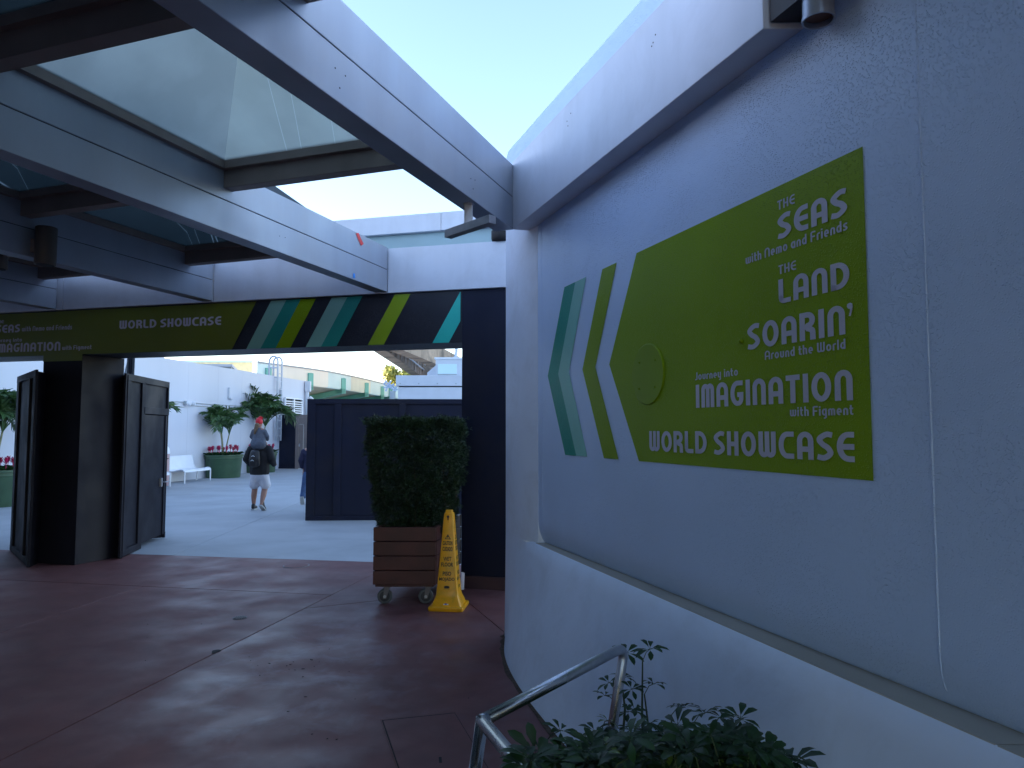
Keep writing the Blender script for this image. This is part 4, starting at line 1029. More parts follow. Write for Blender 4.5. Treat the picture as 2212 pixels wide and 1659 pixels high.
# ================================================================== PLAZA: white wall, ladder, vent, pipes
pw = [(-14.2, 4), (-13.2, 9), (-12.35, 13.5), (-11.62, 18), (-10.95, 22.6), (-10.36, 27.0), (-9.98, 30.4), (-9.62, 33.1)]
pw = [Vector(p) for p in pw]
pw2 = []
for i in range(len(pw)-1):
    a, b, c_, d_ = pw[max(0, i-1)], pw[i], pw[i+1], pw[min(len(pw)-1, i+2)]
    for k in range(4):
        t = k/4; pw2.append(.5*((2*b)+(-a+c_)*t+(2*a-5*b+4*c_-d_)*t*t+(-a+3*b-3*c_+d_)*t**3))
pw2.append(pw[-1])
pwt = thing('plaza_wall', 'long curved white rendered wall behind the benches and palm tubs', 'wall')
ZW = 3.93
def wall_strip(z0, z1, o0, o1, m, name, par=pwt):
    mb = MB(); n_ = len(pw2); f0 = offset_path(pw2, o0); f1 = offset_path(pw2, o1)
    vs = [(p.x, p.y, z0) for p in f0]+[(p.x, p.y, z1) for p in f0]+[(p.x, p.y, z1) for p in f1]+[(p.x, p.y, z0) for p in f1]
    fs = []
    for i in range(n_-1):
        for r in range(4): a = r*n_+i; b = ((r+1) % 4)*n_+i; fs.append((a, b, b+1, a+1))
    fs += [(0, n_, 2*n_, 3*n_), (n_-1, 4*n_-1, 3*n_-1, 2*n_-1)]
    return mb.add(vs, fs).build(name, m, par, auto=True, recalc=True)
wall_strip(0, ZW, 0, -.35, M_pwall, 'render_face')
def wall_at(u, v, o=.0):
    """point on the plaza wall face seen at a px"""
    r = ray(u, v)
    for i in range(len(pw2)-1):
        a, b = pw2[i], pw2[i+1]; d = b-a; den = r.x*d.y-r.y*d.x
        if abs(den) < 1e-9: continue
        t = (a.x*d.y-a.y*d.x)/den; s_ = (a.x*r.y-a.y*r.x)/den
        if -1e-6 <= s_ <= 1+1e-6 and t > 0:
            n = Vector((d.y, -d.x, 0)).normalized(); return Vector((r.x*t, r.y*t, H+r.z*t))+n*o, n, Vector((d.x, d.y, 0)).normalized()
    return onY(u, v, 30), Vector((1, 0, 0)), Vector((0, 1, 0))
# panel joints on the wall (shallow reveals)
for u in (405, 470, 521, 560, 600):
    p, n, t = wall_at(u, 900); MB().hexa([tuple((p+t*.006).xy), tuple((p-t*.006).xy), tuple((p-t*.006+n*.003).xy), tuple((p+t*.006+n*.003).xy)], .02, ZW-.01).build('joint_strip', M_pwall, pwt)
# conduits
for (us, vs_) in (((363, 380, 398, 430, 480, 531), (867, 867.5, 869, 871.5, 875, 878)), ((404, 412, 440, 480, 531), (869, 876, 878, 881, 885))):
    pts = [wall_at(u, v, .03)[0] for u, v in zip(us, vs_)]
    MB().tube(pts, .013, 6).build('conduit', M_grey, pwt)
p, n, t = wall_at(398, 870, .06)
fl_ = thing('wall_flood_light', 'small white twin flood light on the plaza wall above the bench', 'light fitting')
MB().box(p.x-.05, p.x+.05, p.y-.06, p.y+.06, p.z-.06, p.z+.06).build('housing', M_grey, fl_, bevel=.01)
for dy in (-.02, .22): MB().tube([p+t*dy+n*.04, p+t*(dy+.06)+n*.16+Vector((0, 0, -.03))], [.05, .085], 14).build('lamp_head', M_white, fl_, smooth=False)
p, n, t = wall_at(494, 849, .03); ws = thing('wall_box', 'small pale angle box high on the plaza wall', 'wall box')
MB().box(p.x-.03, p.x+.03, p.y-.06, p.y+.02, p.z-.2, p.z+.2).build('box_body', M_hut, ws); MB().box(p.x-.03, p.x+.06, p.y-.04, p.y+.25, p.z-.22, p.z-.17).build('box_lip', M_hut, ws)
p, n, t = wall_at(605, 848, .03); MB().box(p.x-.02, p.x+.03, p.y-.05, p.y+.02, p.z-.2, p.z+.2).build('bracket', M_hut, ws)
# vent louvres
v0, n, t = wall_at(612, 878, .0); v1, _, _ = wall_at(650, 878, .0)
vent = thing('louvre_vent', 'white louvred vent panel at the far end of the plaza wall', 'vent')
zt6, zb7 = onY(612, 860.5, v0.y).z, onY(612, 897, v0.y).z-.5
dv = (v1-v0); dl = dv.length; dv = dv/dl
def vbox(a, b, z0, z1, o0, o1, name, m):
    A1, B1 = v0+dv*a, v0+dv*b
    MB().hexa([tuple((A1+n*o0).xy), tuple((B1+n*o0).xy), tuple((B1+n*o1).xy), tuple((A1+n*o1).xy)], z0, z1).build(name, m, vent)
vbox(0, dl, zb7, zt6, .01, .02, 'backing', M_dark)
for a, b in ((0, .06), (dl/2-.05, dl/2+.05), (dl-.06, dl)): vbox(a, b, zb7, zt6, .022, .10, 'frame', M_white)
vbox(0, dl, zt6, zt6+.05, .02, .11, 'frame', M_white)
k = 0
while zb7+.1*k < zt6-.05:
    for a, b in ((.065, dl/2-.055), (dl/2+.055, dl-.065)): vbox(a, b, zb7+.1*k, zb7+.1*k+.045, .03, .09, 'slat', M_white)
    k += 1
# corner downpipe
p, n, t = wall_at(652, 860, .06)
cdp = thing('corner_downpipe', 'pale downpipe with rain head at the far corner of the plaza wall', 'pipe')
MB().tube([(p.x+.1, p.y+.3, 2.3), (p.x+.1, p.y+.3, ZW-.1)], .09, 12).build('pipe', M_hut, cdp, smooth=True)
MB().hexa([(p.x+.0, p.y+.2), (p.x+.26, p.y+.2), (p.x+.26, p.y+.4), (p.x+.0, p.y+.4)], ZW-.5, ZW-.02).build('rain_head', M_hut, cdp, bevel=.02)
MB().tube([(p.x+.22, p.y+.3, ZW-.75), (p.x+.40, p.y+.3, ZW-.9), (p.x+.34, p.y+.3, ZW-1.1)], .07, 10).build('pipe', M_white, cdp, smooth=True)
# roof ladder with walk-through hoops
pl_, n, t = wall_at(595, 860, 0)
lad = thing('roof_ladder', 'white metal ladder with two looped grab rails rising over the plaza wall', 'ladder')
for dt in (-.13, .27):
    q = pl_+t*dt; o_ = n*.14
    # rail rises, loops back over the parapet
    pts = [Vector((q.x, q.y, 1.2))+o_, Vector((q.x, q.y, ZW+.6))+o_]
    zc = ZW+.62
    for k in range(1, 10):
        a = pi*k/10; pts.append(Vector((q.x, q.y, 0))+n*(.14-.19*(1-cos(a)))+Vector((0, 0, zc+.22*sin(a))))
    e9 = Vector((q.x, q.y, 0))+n*(-.24); pts += [e9+Vector((0, 0, ZW+.5)), e9+Vector((0, 0, ZW-.02))]
    MB().tube(pts, .042, 8).build('side_rail', M_hut, lad, smooth=True)
for k in range(9):
    z = 1.4+k*.33
    a_2, b_2 = pl_+t*-.13+n*.14, pl_+t*.27+n*.14; MB().tube([(a_2.x, a_2.y, z), (b_2.x, b_2.y, z)], .022, 6).build('rung', M_hut, lad)
for z in (ZW-.06, ZW+.35):
    a_2 = pl_+t*-.13+n*.14; b_2 = pl_+t*-.13-n*.24; MB().tube([(a_2.x, a_2.y, z), (b_2.x, b_2.y, z)], .03, 6).build('stay', M_hut, lad)

# roof block behind the plaza wall
rb = thing('roof_block', 'low pale roof block with grey slanted side behind the plaza wall', 'building')
c5, c6 = onY(499, 787, 33), onY(533, 807, 38)
MB().hexa([(-26, 31), (c5.x, 33), (c6.x-.6, 38.6), (-26, 42)], 3.0, c5.z-.12).build('wall', M_grey, rb)
MB().hexa([(-26, 30.9), (c5.x+.1, 32.9), (c6.x-.5, 38.6), (-26, 42)], c5.z-.12, c5.z).build('roof_edge', M_hut, rb)
c7 = onY(536, 783, 47); c8 = onY(557, 783, 47)
cb2 = thing('cream_building', 'sunlit cream building end rising behind the ladder', 'building')
M_cream2 = mat('yellow_cream_paint', (.80, .70, .42), .7)
MB().box(c7.x-6, c8.x-.05, 47, 52, 0, c8.z).build('wall', M_cream2, cb2); MB().box(c7.x-6.1, c8.x, 46.9, 52, c8.z, c8.z+.12).build('roof_edge', M_paleb, cb2)

# ================================================================== TEAL CURVED BUILDING
tb = thing('teal_roofed_building', 'curved building with cream and pale blue fascia on teal ribs beyond the hoarding', 'building')
fp = [(555, 783.6), (603, 789.6), (659, 796.5), (708.8, 803.7), (758.4, 813.4), (801.5, 823.0), (827.4, 829.5), (842, 836), (852, 845)]
zf5 = 5.43
FP = [onZ(u, v, zf5).xy for u, v in fp[:7]]
FP += [FP[-1]+Vector((.6, 4)), FP[-1]+Vector((.4, 9))]
FPd = []
for i in range(len(FP)-1):
    for k in range(3): FPd.append(FP[i].lerp(FP[i+1], k/3))
FPd.append(FP[-1])
FPd = [FPd[0]]+[(FPd[i-1]+2*FPd[i]+FPd[i+1])/4 for i in range(1, len(FPd)-1)]+[FPd[-1]]
zf4 = 4.42
def fascia_seg(i0, i1, m):
    pts = FPd[i0:i1+1]; inn = [p+Vector((-.35, .3)) for p in pts]
    mb = MB(); n_ = len(pts)
    ring = [(pts, zf4+.12), (pts, zf5), (inn, zf5), (inn, zf4), ([p+Vector((-.06, .05)) for p in pts], zf4)]
    vs = [(p.x, p.y, z) for R__, z in ring for p in R__]; fs = []
    for i in range(n_-1):
        for r in range(5): a = r*n_+i; b = ((r+1) % 5)*n_+i; fs.append((a, b, b+1, a+1))
    fs += [tuple(r*n_ for r in range(5)), tuple(r*n_+n_-1 for r in range(5))[::-1]]
    mb.add(vs, fs).build('fascia_panel', m, tb, auto=True, recalc=True)
nseg = len(FPd)-1
bounds = [0, 2, 9, 12, 15, nseg]; mm_ = [M_paleb, M_cream, M_paleb, M_ygreen, M_paleb]
for a, b, m in zip(bounds, bounds[1:], mm_): fascia_seg(a, min(b, nseg), m)
cap_ = [p+Vector((.03, -.04)) for p in FPd]; inn = [p+Vector((-.4, .35)) for p in FPd]
for i in range(nseg): MB().hexa([tuple(cap_[i]), tuple(cap_[i+1]), tuple(inn[i+1]), tuple(inn[i])], zf5+.002, zf5+.09).build('coping', M_grey, tb)
bw_ = [p+Vector((-6, 6)) for p in FPd]
M_soff = mat('tan_soffit', (.46, .43, .35), .8)
for i in range(nseg):
    MB().hexa([tuple(bw_[i]), tuple(bw_[i+1]), tuple(bw_[i+1]+Vector((-.3, .3))), tuple(bw_[i]+Vector((-.3, .3)))], 0, 3.95).build('wall', M_tealb, tb)
    MB().hexa([tuple(inn[i]), tuple(inn[i+1]), tuple(bw_[i+1]), tuple(bw_[i])], [zf4+.05, zf4+.05, 3.85, 3.85], [zf4+.12, zf4+.12, 3.94, 3.94]).build('soffit', M_soff, tb)
def at_u(u):
    best = min(range(nseg), key=lambda i: abs((FPd[i].x/FPd[i].y)-((u-1106)/FPX)));
    return best
for u in (578, 669, 740, 790, 824, 842):
    i = at_u(u); p = FPd[i]; 
    # exact crossing
    for j in range(nseg):
        f0, f1 = FPd[j].x/FPd[j].y-(u-1106)/FPX, FPd[j+1].x/FPd[j+1].y-(u-1106)/FPX
        if f0*f1 <= 0: p = FPd[j].lerp(FPd[j+1], abs(f0)/(abs(f0)+abs(f1)+1e-9)); break
    d = Vector((-6, 6)); n2 = Vector((d.y, -d.x)).normalized()*.16; q = p+Vector((.12, -.22))
    MB().hexa([tuple(q-n2), tuple(q+n2), tuple(q+n2+d*.1), tuple(q-n2+d*.1)], zf4-.28, [zf5-.25, zf5-.25, zf5-.1, zf5-.1]).build('fin', M_tealb, tb)
    q2_ = q+d*1.02; MB().hexa([tuple(q-n2), tuple(q+n2), tuple(q2_+n2), tuple(q2_-n2)], [zf4-.26, zf4-.26, 3.35, 3.35], [zf4+.03, zf4+.03, 3.84, 3.84]).build('rib', M_tealb, tb)

# ================================================================== METAL HUT WITH ROOF UNIT
hut = thing('pale_metal_hut', 'pale metal sided service hut behind the right hoarding', 'building')
yh = 24.0
x0h, z0h, z1h, z2h = onY(855, 811, yh).x, onY(855, 863, yh).z-.6, onY(855, 835, yh).z, onY(855, 810.8, yh).z
MB().box(x0h+.07, 3, yh+.05, yh+5, 0, z1h-.02).build('lower_wall', M_hut, hut)
MB().box(x0h, 3.1, yh, yh+5.1, z1h+.02, z2h).build('eaves_panel', M_hut, hut, bevel=.02)
MB().box(x0h+.1, 3, yh+.08, yh+5, z1h-.02, z1h+.02).build('shadow_gap', M_dark, hut)
for k in range(5):
    x = x0h+.15+k*.63; MB().tube([(x, yh-.004, z1h+.1), (x, yh+.002, z1h+.1)], .025, 6).build('rivet', M_grey, hut)
    MB().tube([(x, yh+.046, z1h-.65), (x, yh+.052, z1h-.65)], .025, 6).build('rivet', M_grey, hut)
MB().tube([(x0h-.12, yh+.1, 1.5), (x0h-.12, yh+.1, z1h-.15)], .10, 10).build('side_pipe', M_grey, hut, smooth=True)
MB().tube([(x0h-.28, yh+.2, 1.5), (x0h-.28, yh+.2, z1h-.4)], .05, 8).build('side_pipe', M_tan, hut, smooth=True)
ru = thing('rooftop_air_unit', 'pale sheet metal air handling unit on the roof of the hut', 'air unit')
yu = 25.2; a1_, a2_ = onY(941, 790, yu), onY(996, 775, yu)
zu0, zu1 = z2h, onY(960, 772, yu).z
MB().box(a1_.x, a2_.x+.3, yu, yu+1.6, zu0, zu1-.06).build('casing', M_hut, ru)
MB().box(a1_.x-.04, a2_.x+.34, yu-.04, yu+1.64, zu1-.06, zu1).build('lid', M_white, ru)
MB().box(a1_.x+.08, a2_.x-.15, yu-.03, yu-.001, zu0+.12, zu1-.24).build('filter_panel', M_paleb, ru, bevel=.01)
MB().hexa([(a1_.x-.32, yu+.2), (a1_.x-.001, yu+.2), (a1_.x-.001, yu+1.2), (a1_.x-.32, yu+1.2)], zu0+.05, [zu0+.2, zu1-.25, zu1-.25, zu0+.2]).build('hood', M_hut, ru)
MB().box(a1_.x+.08, a2_.x-.15, yu-.05, yu-.031, zu0+.10, zu0+.14).build('sill', M_grey, ru)
pp3 = [onY(u, v, 25.6) for u, v in ((979, 777), (984, 770), (986, 760), (986, 745))]; MB().tube(pp3, .05, 8).build('vent_pipe', M_hut, ru, smooth=True)

# ================================================================== ELEVATED GUIDEWAY
gw = thing('guideway', 'weathered concrete elevated guideway girders high above the hut', 'guideway')
zg0 = 6.0
def girder(pts, w_, z0, z1):
    mb = MB(); n_ = len(pts); P = [Vector(p) for p in pts]; Lf = offset_path(P, -w_/2); Rt = offset_path(P, w_/2); Li = offset_path(P, -w_/2*.8); Ri = offset_path(P, w_/2*.8)
    vs = []; ring = [(Lf, z0), (Lf, z1), (Rt, z1), (Rt, z0)]
    for R__, z in ring: vs += [(p.x, p.y, z) for p in R__]
    fs = []
    for i in range(n_-1):
        for r in range(4): a = r*n_+i; b = ((r+1) % 4)*n_+i; fs.append((a, b, b+1, a+1))
    fs += [(0, n_, 2*n_, 3*n_), (n_-1, 4*n_-1, 3*n_-1, 2*n_-1)]
    return mb.add(vs, fs).build('girder', M_monor, gw, auto=True, recalc=True)
gA, gB = onZ(822, 759, zg0), onZ(896, 809, zg0)
gdir = (gB-gA).normalized()
girder([tuple((gA-gdir*18).xy), tuple(gA.xy), tuple(gB.xy), tuple((gB+gdir*3).xy)], .72, zg0, zg0+1.55)
h1, h2 = onZ(950, 755, zg0+1.3), onZ(994, 778, zg0+1.3); hd = (h2-h1).normalized()
girder([tuple((h1-hd*16).xy), tuple(h1.xy), tuple(h2.xy), tuple((h2+hd*5).xy)], .8, zg0, zg0+1.3)
girder([tuple((gB+gdir*3.02).xy), tuple((gB+gdir*3.02+Vector((6, 5, 0))).xy), tuple((gB+gdir*3.02+Vector((14, 9, 0))).xy)], .7, zg0+.1, zg0+1.5)
pr = gB+gdir*1.5
MB().box(pr.x+.1, pr.x+1.3, pr.y-.4, pr.y+.5, 0, zg0+.05).build('pier', M_monor, gw)
gn = Vector((gdir.y, -gdir.x, 0))
for k in range(16):
    q = gA-gdir*6+gdir*(k*1.9)+gn*.37; MB().box(q.x-.02, q.x+.05, q.y-.10, q.y+.10, zg0+.05, zg0+1.5).build('stiffener', M_monor, gw)
for zz_, off_ in ((.55, .5), (.95, .62), (1.25, .75)):
    MB().tube([gA-gdir*8+gn*off_+Vector((0, 0, zz_)), gB+gdir*2+gn*off_+Vector((0, 0, zz_))], .05, 6).build('service_pipe', M_hut, gw, smooth=True)

# lattice mast
lm = thing('lattice_mast', 'small pale blue lattice frame between the teal building and the hut', 'lattice frame')
for (u0, v0_, u1, v1_) in ((829, 829, 856, 845), (833, 825, 859, 842), (829, 829, 836, 822), (836, 835, 843, 825), (843, 839, 851, 829), (850, 845, 857, 835), (833, 845, 845, 822), (829, 838, 852, 830)):
    MB().tube([onY(u0, v0_, 50), onY(u1, v1_, 50)], .06, 5).build('lattice_bar', mat('lattice_blue', (.35, .5, .72), .5) if 'lattice_blue' not in MATS else MATS['lattice_blue'], lm)
MB().tube([onY(851, 846, 50), (onY(851, 846, 50).x, 50, 0)], .08, 6).build('mast_post', MATS['lattice_blue'], lm)

# far tree
def tree(c, h, r, lab, n=1500, rs=3):
    t = thing('broadleaf_tree', lab, 'tree', (0, 0, 0)); rnd = random.Random(rs); mb = MB()
    cl = [(Vector((rnd.uniform(-.75, .75)*r, rnd.uniform(-.7, .7)*r, h-r*.8+rnd.uniform(-.5, .6)*r)), rnd.uniform(.3, .5)*r) for _ in range(12)]
    for k in range(n):
        cc_, rr9 = rnd.choice(cl); d = Vector((rnd.gauss(0, 1), rnd.gauss(0, 1), rnd.gauss(0, 1))).normalized()
        p = Vector((c[0], c[1], 0))+cc_+d*rr9*rnd.uniform(.6, 1.05); s_ = Vector((rnd.gauss(0, 1), rnd.gauss(0, 1), rnd.gauss(0, 1))).normalized(); t2 = d.cross(s_).normalized()
        L = .20*rnd.uniform(.6, 1.3); mb.add([p-s_*L, p+t2*L*.5, p+s_*L, p-t2*L*.5], [(0, 1, 2, 3)])
    cr = mb.build('crown', M_tree, t); cr['kind'] = 'stuff'
    MB().tube([(c[0], c[1], 0), (c[0]+.2, c[1], h*.4), (c[0], c[1], h*.75)], [.35, .25, .1], 8).build('trunk', M_twig, t)
    for k in range(5):
        a = k*1.3; MB().tube([(c[0]+.1, c[1], h*.45), (c[0]+cos(a)*r*.4, c[1]+sin(a)*r*.4, h*.7), (c[0]+cos(a)*r*.6, c[1]+sin(a)*r*.6, h*.88)], [.14, .09, .03], 6).build('limb', M_twig, t)
tp = onY(866, 797, 80); tree((tp.x-.2, 80), tp.z, 2.3, 'sunlit yellow green tree between the teal building and the guideway', 3400)
tp = onY(905, 806, 84); tree((tp.x, 84), tp.z, 1.6, 'low sunlit tree glimpsed under the guideway pier', 900, 5)

# ================================================================== BENCHES, BIN, TUBS, PALMS
def bench(loc, rz, lab, L=1.55):
    t = thing('plaza_bench', lab, 'bench', loc, rz, 'white curved mesh benches along the plaza wall')
    prof = [(.0, .84), (.03, .80), (.05, .70), (.09, .55), (.14, .44), (.20, .385), (.30, .375), (.45, .40), (.58, .425), (.66, .41), (.70, .36)]
    P = spl(prof, 4); mb = MB(); n_ = len(P)
    def sheet(y0, y1):
        vs = []
        for y in (y0, y1):
            for off_ in (0, -.018):
                vs += [(x+(.004 if off_ else 0), y, z+off_) for x, z in P]
        q = MB().add(vs, [(i, i+1, 2*n_+i+1, 2*n_+i) for i in range(n_-1)]+[(n_+i, 3*n_+i, 3*n_+i+1, n_+i+1) for i in range(n_-1)]+[(i, n_+i, n_+i+1, i+1) for i in range(n_-1)]+[(2*n_+i, 2*n_+i+1, 3*n_+i+1, 3*n_+i) for i in range(n_-1)]+[(0, 2*n_, 3*n_, n_), (n_-1, 2*n_-1, 4*n_-1, 3*n_-1)])
        return q
    sheet(0, L).build('seat', M_white, t, auto=True, recalc=True)
    for y in (.0, L): MB().tube([(x, y, z) for x, z in P], .018, 8).build('side_frame', M_white, t, smooth=True)
    for y in (.02, L-.02):
        MB().tube([(.70, y, .38), (.70, y, 0)], .022, 8).build('leg', M_white, t); MB().tube([(.26, y, .37), (.22, y, 0)], .022, 8).build('leg', M_white, t)
    return t
bp = onZ(401, 1044.5); bench((bp.x-.70, bp.y-.02, 0), radians(-6), 'white curved mesh bench fully in view against the plaza wall')
bp2 = onZ(357, 1051); bench((bp2.x-.70, bp2.y-1.5, 0), radians(-6), 'white bench mostly hidden behind the left box hoarding')
bn = onY(352, 1010, 21.3); lb = thing('litter_bin', 'pale litter bin with pinkish top peeping out behind the box hoarding', 'litter bin', (bn.x-.05, 21.3, 0))
MB().lathe([(.20, 0), (.22, .05), (.22, .95), (.21, .98)], n=24).build('body', mat('pinkish_bin_panel', (.45, .30, .30), .5), lb, auto=True)
MB().lathe([(.225, .95), (.23, 1.0), (.20, 1.12), (.12, 1.2)], n=24).build('lid', M_white, lb, auto=True)
def frond_mesh(L, seed, droop):
    rs = random.Random(seed); mb = MB(); pts = []
    for k in range(15):
        t = k/14; a = radians(70)-droop*t*t
        if k == 0: pts.append(Vector((0, 0, 0)))
        else: pts.append(pts[-1]+Vector((cos(a), 0, sin(a)))*L/14)
    mb.tube(pts, [.014*(1-.8*k/14)+.002 for k in range(15)], 5)
    for k in range(3, 14):
        for h_ in (0, .5):
            p = pts[k].lerp(pts[k+1], h_); t = (k+h_)/14; d = (pts[k+1]-pts[k]).normalized(); up = Vector((-d.z, 0, d.x))
            if up.z < 0: up = -up
            ll = L*.44*sin(pi*min(1, .20+t*.80))**.6*rs.uniform(.8, 1.15)
            for sg in (-1, 1):
                v = (d*(.55+.35*t)+Vector((0, sg, 0))*.8+up*rs.uniform(.05, .45)).normalized(); u_ = v.cross(up).normalized()*.021
                m1_ = p+v*ll*.5; tp_ = p+v*ll*rs.uniform(.9, 1.05)+Vector((0, 0, -rs.uniform(.1, .45)*ll)); mb.add([p-u_*.4, p+u_*.4, m1_+u_, tp_, m1_-u_], [(0, 1, 2, 3, 4)])
    return mb.mesh('frond', M_palm, smooth=False)
FR = [frond_mesh(1.15, 1, 1.5), frond_mesh(1.3, 2, 2.2), frond_mesh(1.15, 3, .8), frond_mesh(1.25, 4, 2.6)]
flower_me = None
def brom_meshes():
    lf = MB()
    for k in range(14):
        a = k*2.4; v = Vector((cos(a), sin(a), .9)).normalized(); s_ = Vector((-sin(a), cos(a), 0))*.016; L = .26*random.uniform(.8, 1.1)
        lf.add([-s_, s_, v*L*.6+s_*1.4, v*L*1.25+Vector((0, 0, -.10)), v*L*.6-s_*1.4], [(0, 1, 2, 3, 4)])
    fw = MB(); fw.tube([(0, 0, .05), (0, 0, .22)], .010, 5)
    for k in range(22):
        a = k*2.4; z = .17+.13*k/22; r = .070*(1-.4*k/22); v = Vector((cos(a), sin(a), 1.1)).normalized(); s_ = Vector((-sin(a), cos(a), 0))*.016
        b = Vector((0, 0, z)); fw.add([b-s_*.6, b+s_*.6, b+v*r+s_, b+v*r*1.9, b+v*r-s_], [(0, 1, 2, 3, 4)])
    return lf.mesh('leaf_rosette', M_leaf), fw.mesh('flower_head', M_pink)
BL, BF = brom_meshes()
def tub(x, y, lab, plab, flab, r=.64, hgt=.80, palm_h=1.9, nf=9, seed=1, spread=1.0, ncane=3):
    rs = random.Random(seed)
    t = thing('palm_tub', lab, 'plant tub', (x, y, 0), 0, 'round green plant tubs by the plaza wall')
    MB().lathe([(r*.86, 0), (r*.88, .03), (r*.95, hgt-.16), (r*.955, hgt-.15), (r*.985, hgt-.13), (r*.985, hgt-.06), (r*1.03, hgt-.05), (r*1.03, hgt), (r*.95, hgt)], n=40).build('tub_body', M_tub, t, auto=True)
    MB().lathe([(r*.93, hgt-.05), (r*.93, hgt-.01)], n=32).build('soil', M_soil, t)
    pm = thing('potted_palm', plab, 'palm', (x, y, hgt-.03), 0)
    crowns = []
    for k in range(ncane):
        a = 2*pi*k/ncane+rs.random(); h_ = palm_h*rs.uniform(.35, .5); tpp = (cos(a)*.16, sin(a)*.16, h_)
        MB().tube([(cos(a)*.06, sin(a)*.06, 0), (cos(a)*.09, sin(a)*.09, h_*.5), tpp], [.028, .024, .02], 8).build('cane', M_cane, pm, smooth=True); crowns.append(tpp)
    for k in range(nf*ncane):
        c_ = crowns[k % ncane]; o = link('frond', FR[rs.randrange(4)], pm); o.location = c_; sc_ = rs.uniform(.75, 1.1)*spread; o.scale = (sc_,)*3
        o.rotation_euler = (rs.gauss(0, .12), rs.uniform(-.35, .25), k*2.4+rs.uniform(-.2, .2))
    for k in range(13):
        a = 2*pi*k/13+rs.uniform(-.1, .1); rr_ = r*rs.uniform(.62, .86)
        b = thing('bromeliad', flab, 'flower', (x+cos(a)*rr_, y+sin(a)*rr_, hgt-.04), rs.random()*6, 'magenta bromeliads in the plant tubs')
        sc_ = rs.uniform(.85, 1.15); b.scale = (sc_,)*3; link('leaf_rosette', BL, b); link('flower_head', BF, b)
tA = onZ(483, 1034); tub(onY(483, 1000, tA.y+.62).x, tA.y+.62, 'green tub with palm and magenta flowers right beside the bench', 'many stemmed palm in the tub beside the bench', 'magenta bromeliad in the tub beside the bench', palm_h=2.0, seed=4, spread=.98, nf=8)
tB = onZ(562, 1022); tub(onY(562, 1000, tB.y+.6).x, tB.y+.6, 'second green tub partly hidden behind the walking man', 'larger spreading palm in the tub behind the walking man', 'magenta bromeliad in the tub behind the walking man', palm_h=2.55, seed=9, spread=1.38, nf=11)
tC = onZ(-10, 1100); tub(onY(-18, 1050, tC.y+.62).x, tC.y+.62, 'green tub cut by the left edge of the photo', 'palm over the tub at the left edge of the photo', 'magenta bromeliad in the tub at the left edge', palm_h=1.9, seed=13, spread=1.05, nf=9)
tub(onY(300, 1000, 19.6).x, 19.6, 'green tub hidden behind the left box hoarding', 'palm whose tips show just right of the box hoarding', 'magenta bromeliad hidden behind the box hoarding', palm_h=1.9, seed=21, spread=1.05, nf=7)

# dark triple post behind the box hoarding
tpz = thing('triple_post', 'cluster of three dark pipes rising behind the box hoarding to the lintel', 'post')
for k, u in enumerate((277, 282.5, 288)):
    p = onY(u, 790, 11.6); MB().tube([(p.x, 11.6, 0), (p.x, 11.6, 3.2)], .021, 10).build('pipe', M_black if k != 1 else M_brownblack, tpz, smooth=True)
p = onY(265, 800, 11.6); MB().tube([(p.x-.04, 11.65, 2.3), (p.x+.09, 11.65, 2.95)], .02, 8).build('brace', M_hut, tpz)
# unseen blocks added at left and rear to hold back sun and sky
lb2 = thing('left_sun_blocker', 'unseen pale block added beyond the left canopy to stop the low sun', 'building')
MB().hexa([(-15, -27), (-15, 30.5), (-26, 33), (-26, -27)], 0, 7.8).build('wall', M_pwall, lb2)
rb2 = thing('rear_shade_block', 'unseen pale block added behind the camera to darken the left floor', 'building')
MB().box(-14.9, -4.5, -8, -6.5, 0, 4.4).build('wall', M_pwall, rb2)

# ================================================================== PEOPLE
def ell(mb, c, r, n=12, m=8):
    vs = [(c[0], c[1], c[2]-r[2])]+[(c[0]+r[0]*sin(pi*j/m)*cos(2*pi*k/n), c[1]+r[1]*sin(pi*j/m)*sin(2*pi*k/n), c[2]-r[2]*cos(pi*j/m)) for j in range(1, m) for k in range(n)]+[(c[0], c[1], c[2]+r[2])]
    fs = [(0, 1+(k+1) % n, 1+k) for k in range(n)]
    for j in range(m-2):
        for k in range(n): fs.append((1+j*n+k, 1+j*n+(k+1) % n, 1+(j+1)*n+(k+1) % n, 1+(j+1)*n+k))
    L = len(vs)-1; fs += [(L, L-n+k, L-n+(k+1) % n) for k in range(n)]
    mb.add(vs, fs)
def skin(name, verts, edges, m, parent, sub=2, vox=.014, smooth=6):
    """one continuous surface grown over a skeleton of radii"""
    mb = MB()
    rad = lambda v: (v[3], v[4] if len(v) > 4 else v[3])
    for a, b in edges:
        A1, B1 = verts[a], verts[b]; ra, rb_ = rad(A1), rad(B1); d = (Vector(B1[:3])-Vector(A1[:3])).length; n = max(2, int(d/(min(ra[0], rb_[0], ra[1], rb_[1])*.35))+1)
        for k in range(n+1):
            t = k/n; rx, ry = ra[0]+(rb_[0]-ra[0])*t, ra[1]+(rb_[1]-ra[1])*t
            ell(mb, [A1[i]+(B1[i]-A1[i])*t for i in range(3)], (rx, ry, min(rx, ry)))
    me = mb.mesh(name, m, True); o = link(name, me, parent)
    r = o.modifiers.new('union', 'REMESH'); r.mode = 'VOXEL'; r.voxel_size = vox; r.use_smooth_shade = True
    q = o.modifiers.new('smooth', 'SMOOTH'); q.iterations = smooth; q.factor = .5
    return o
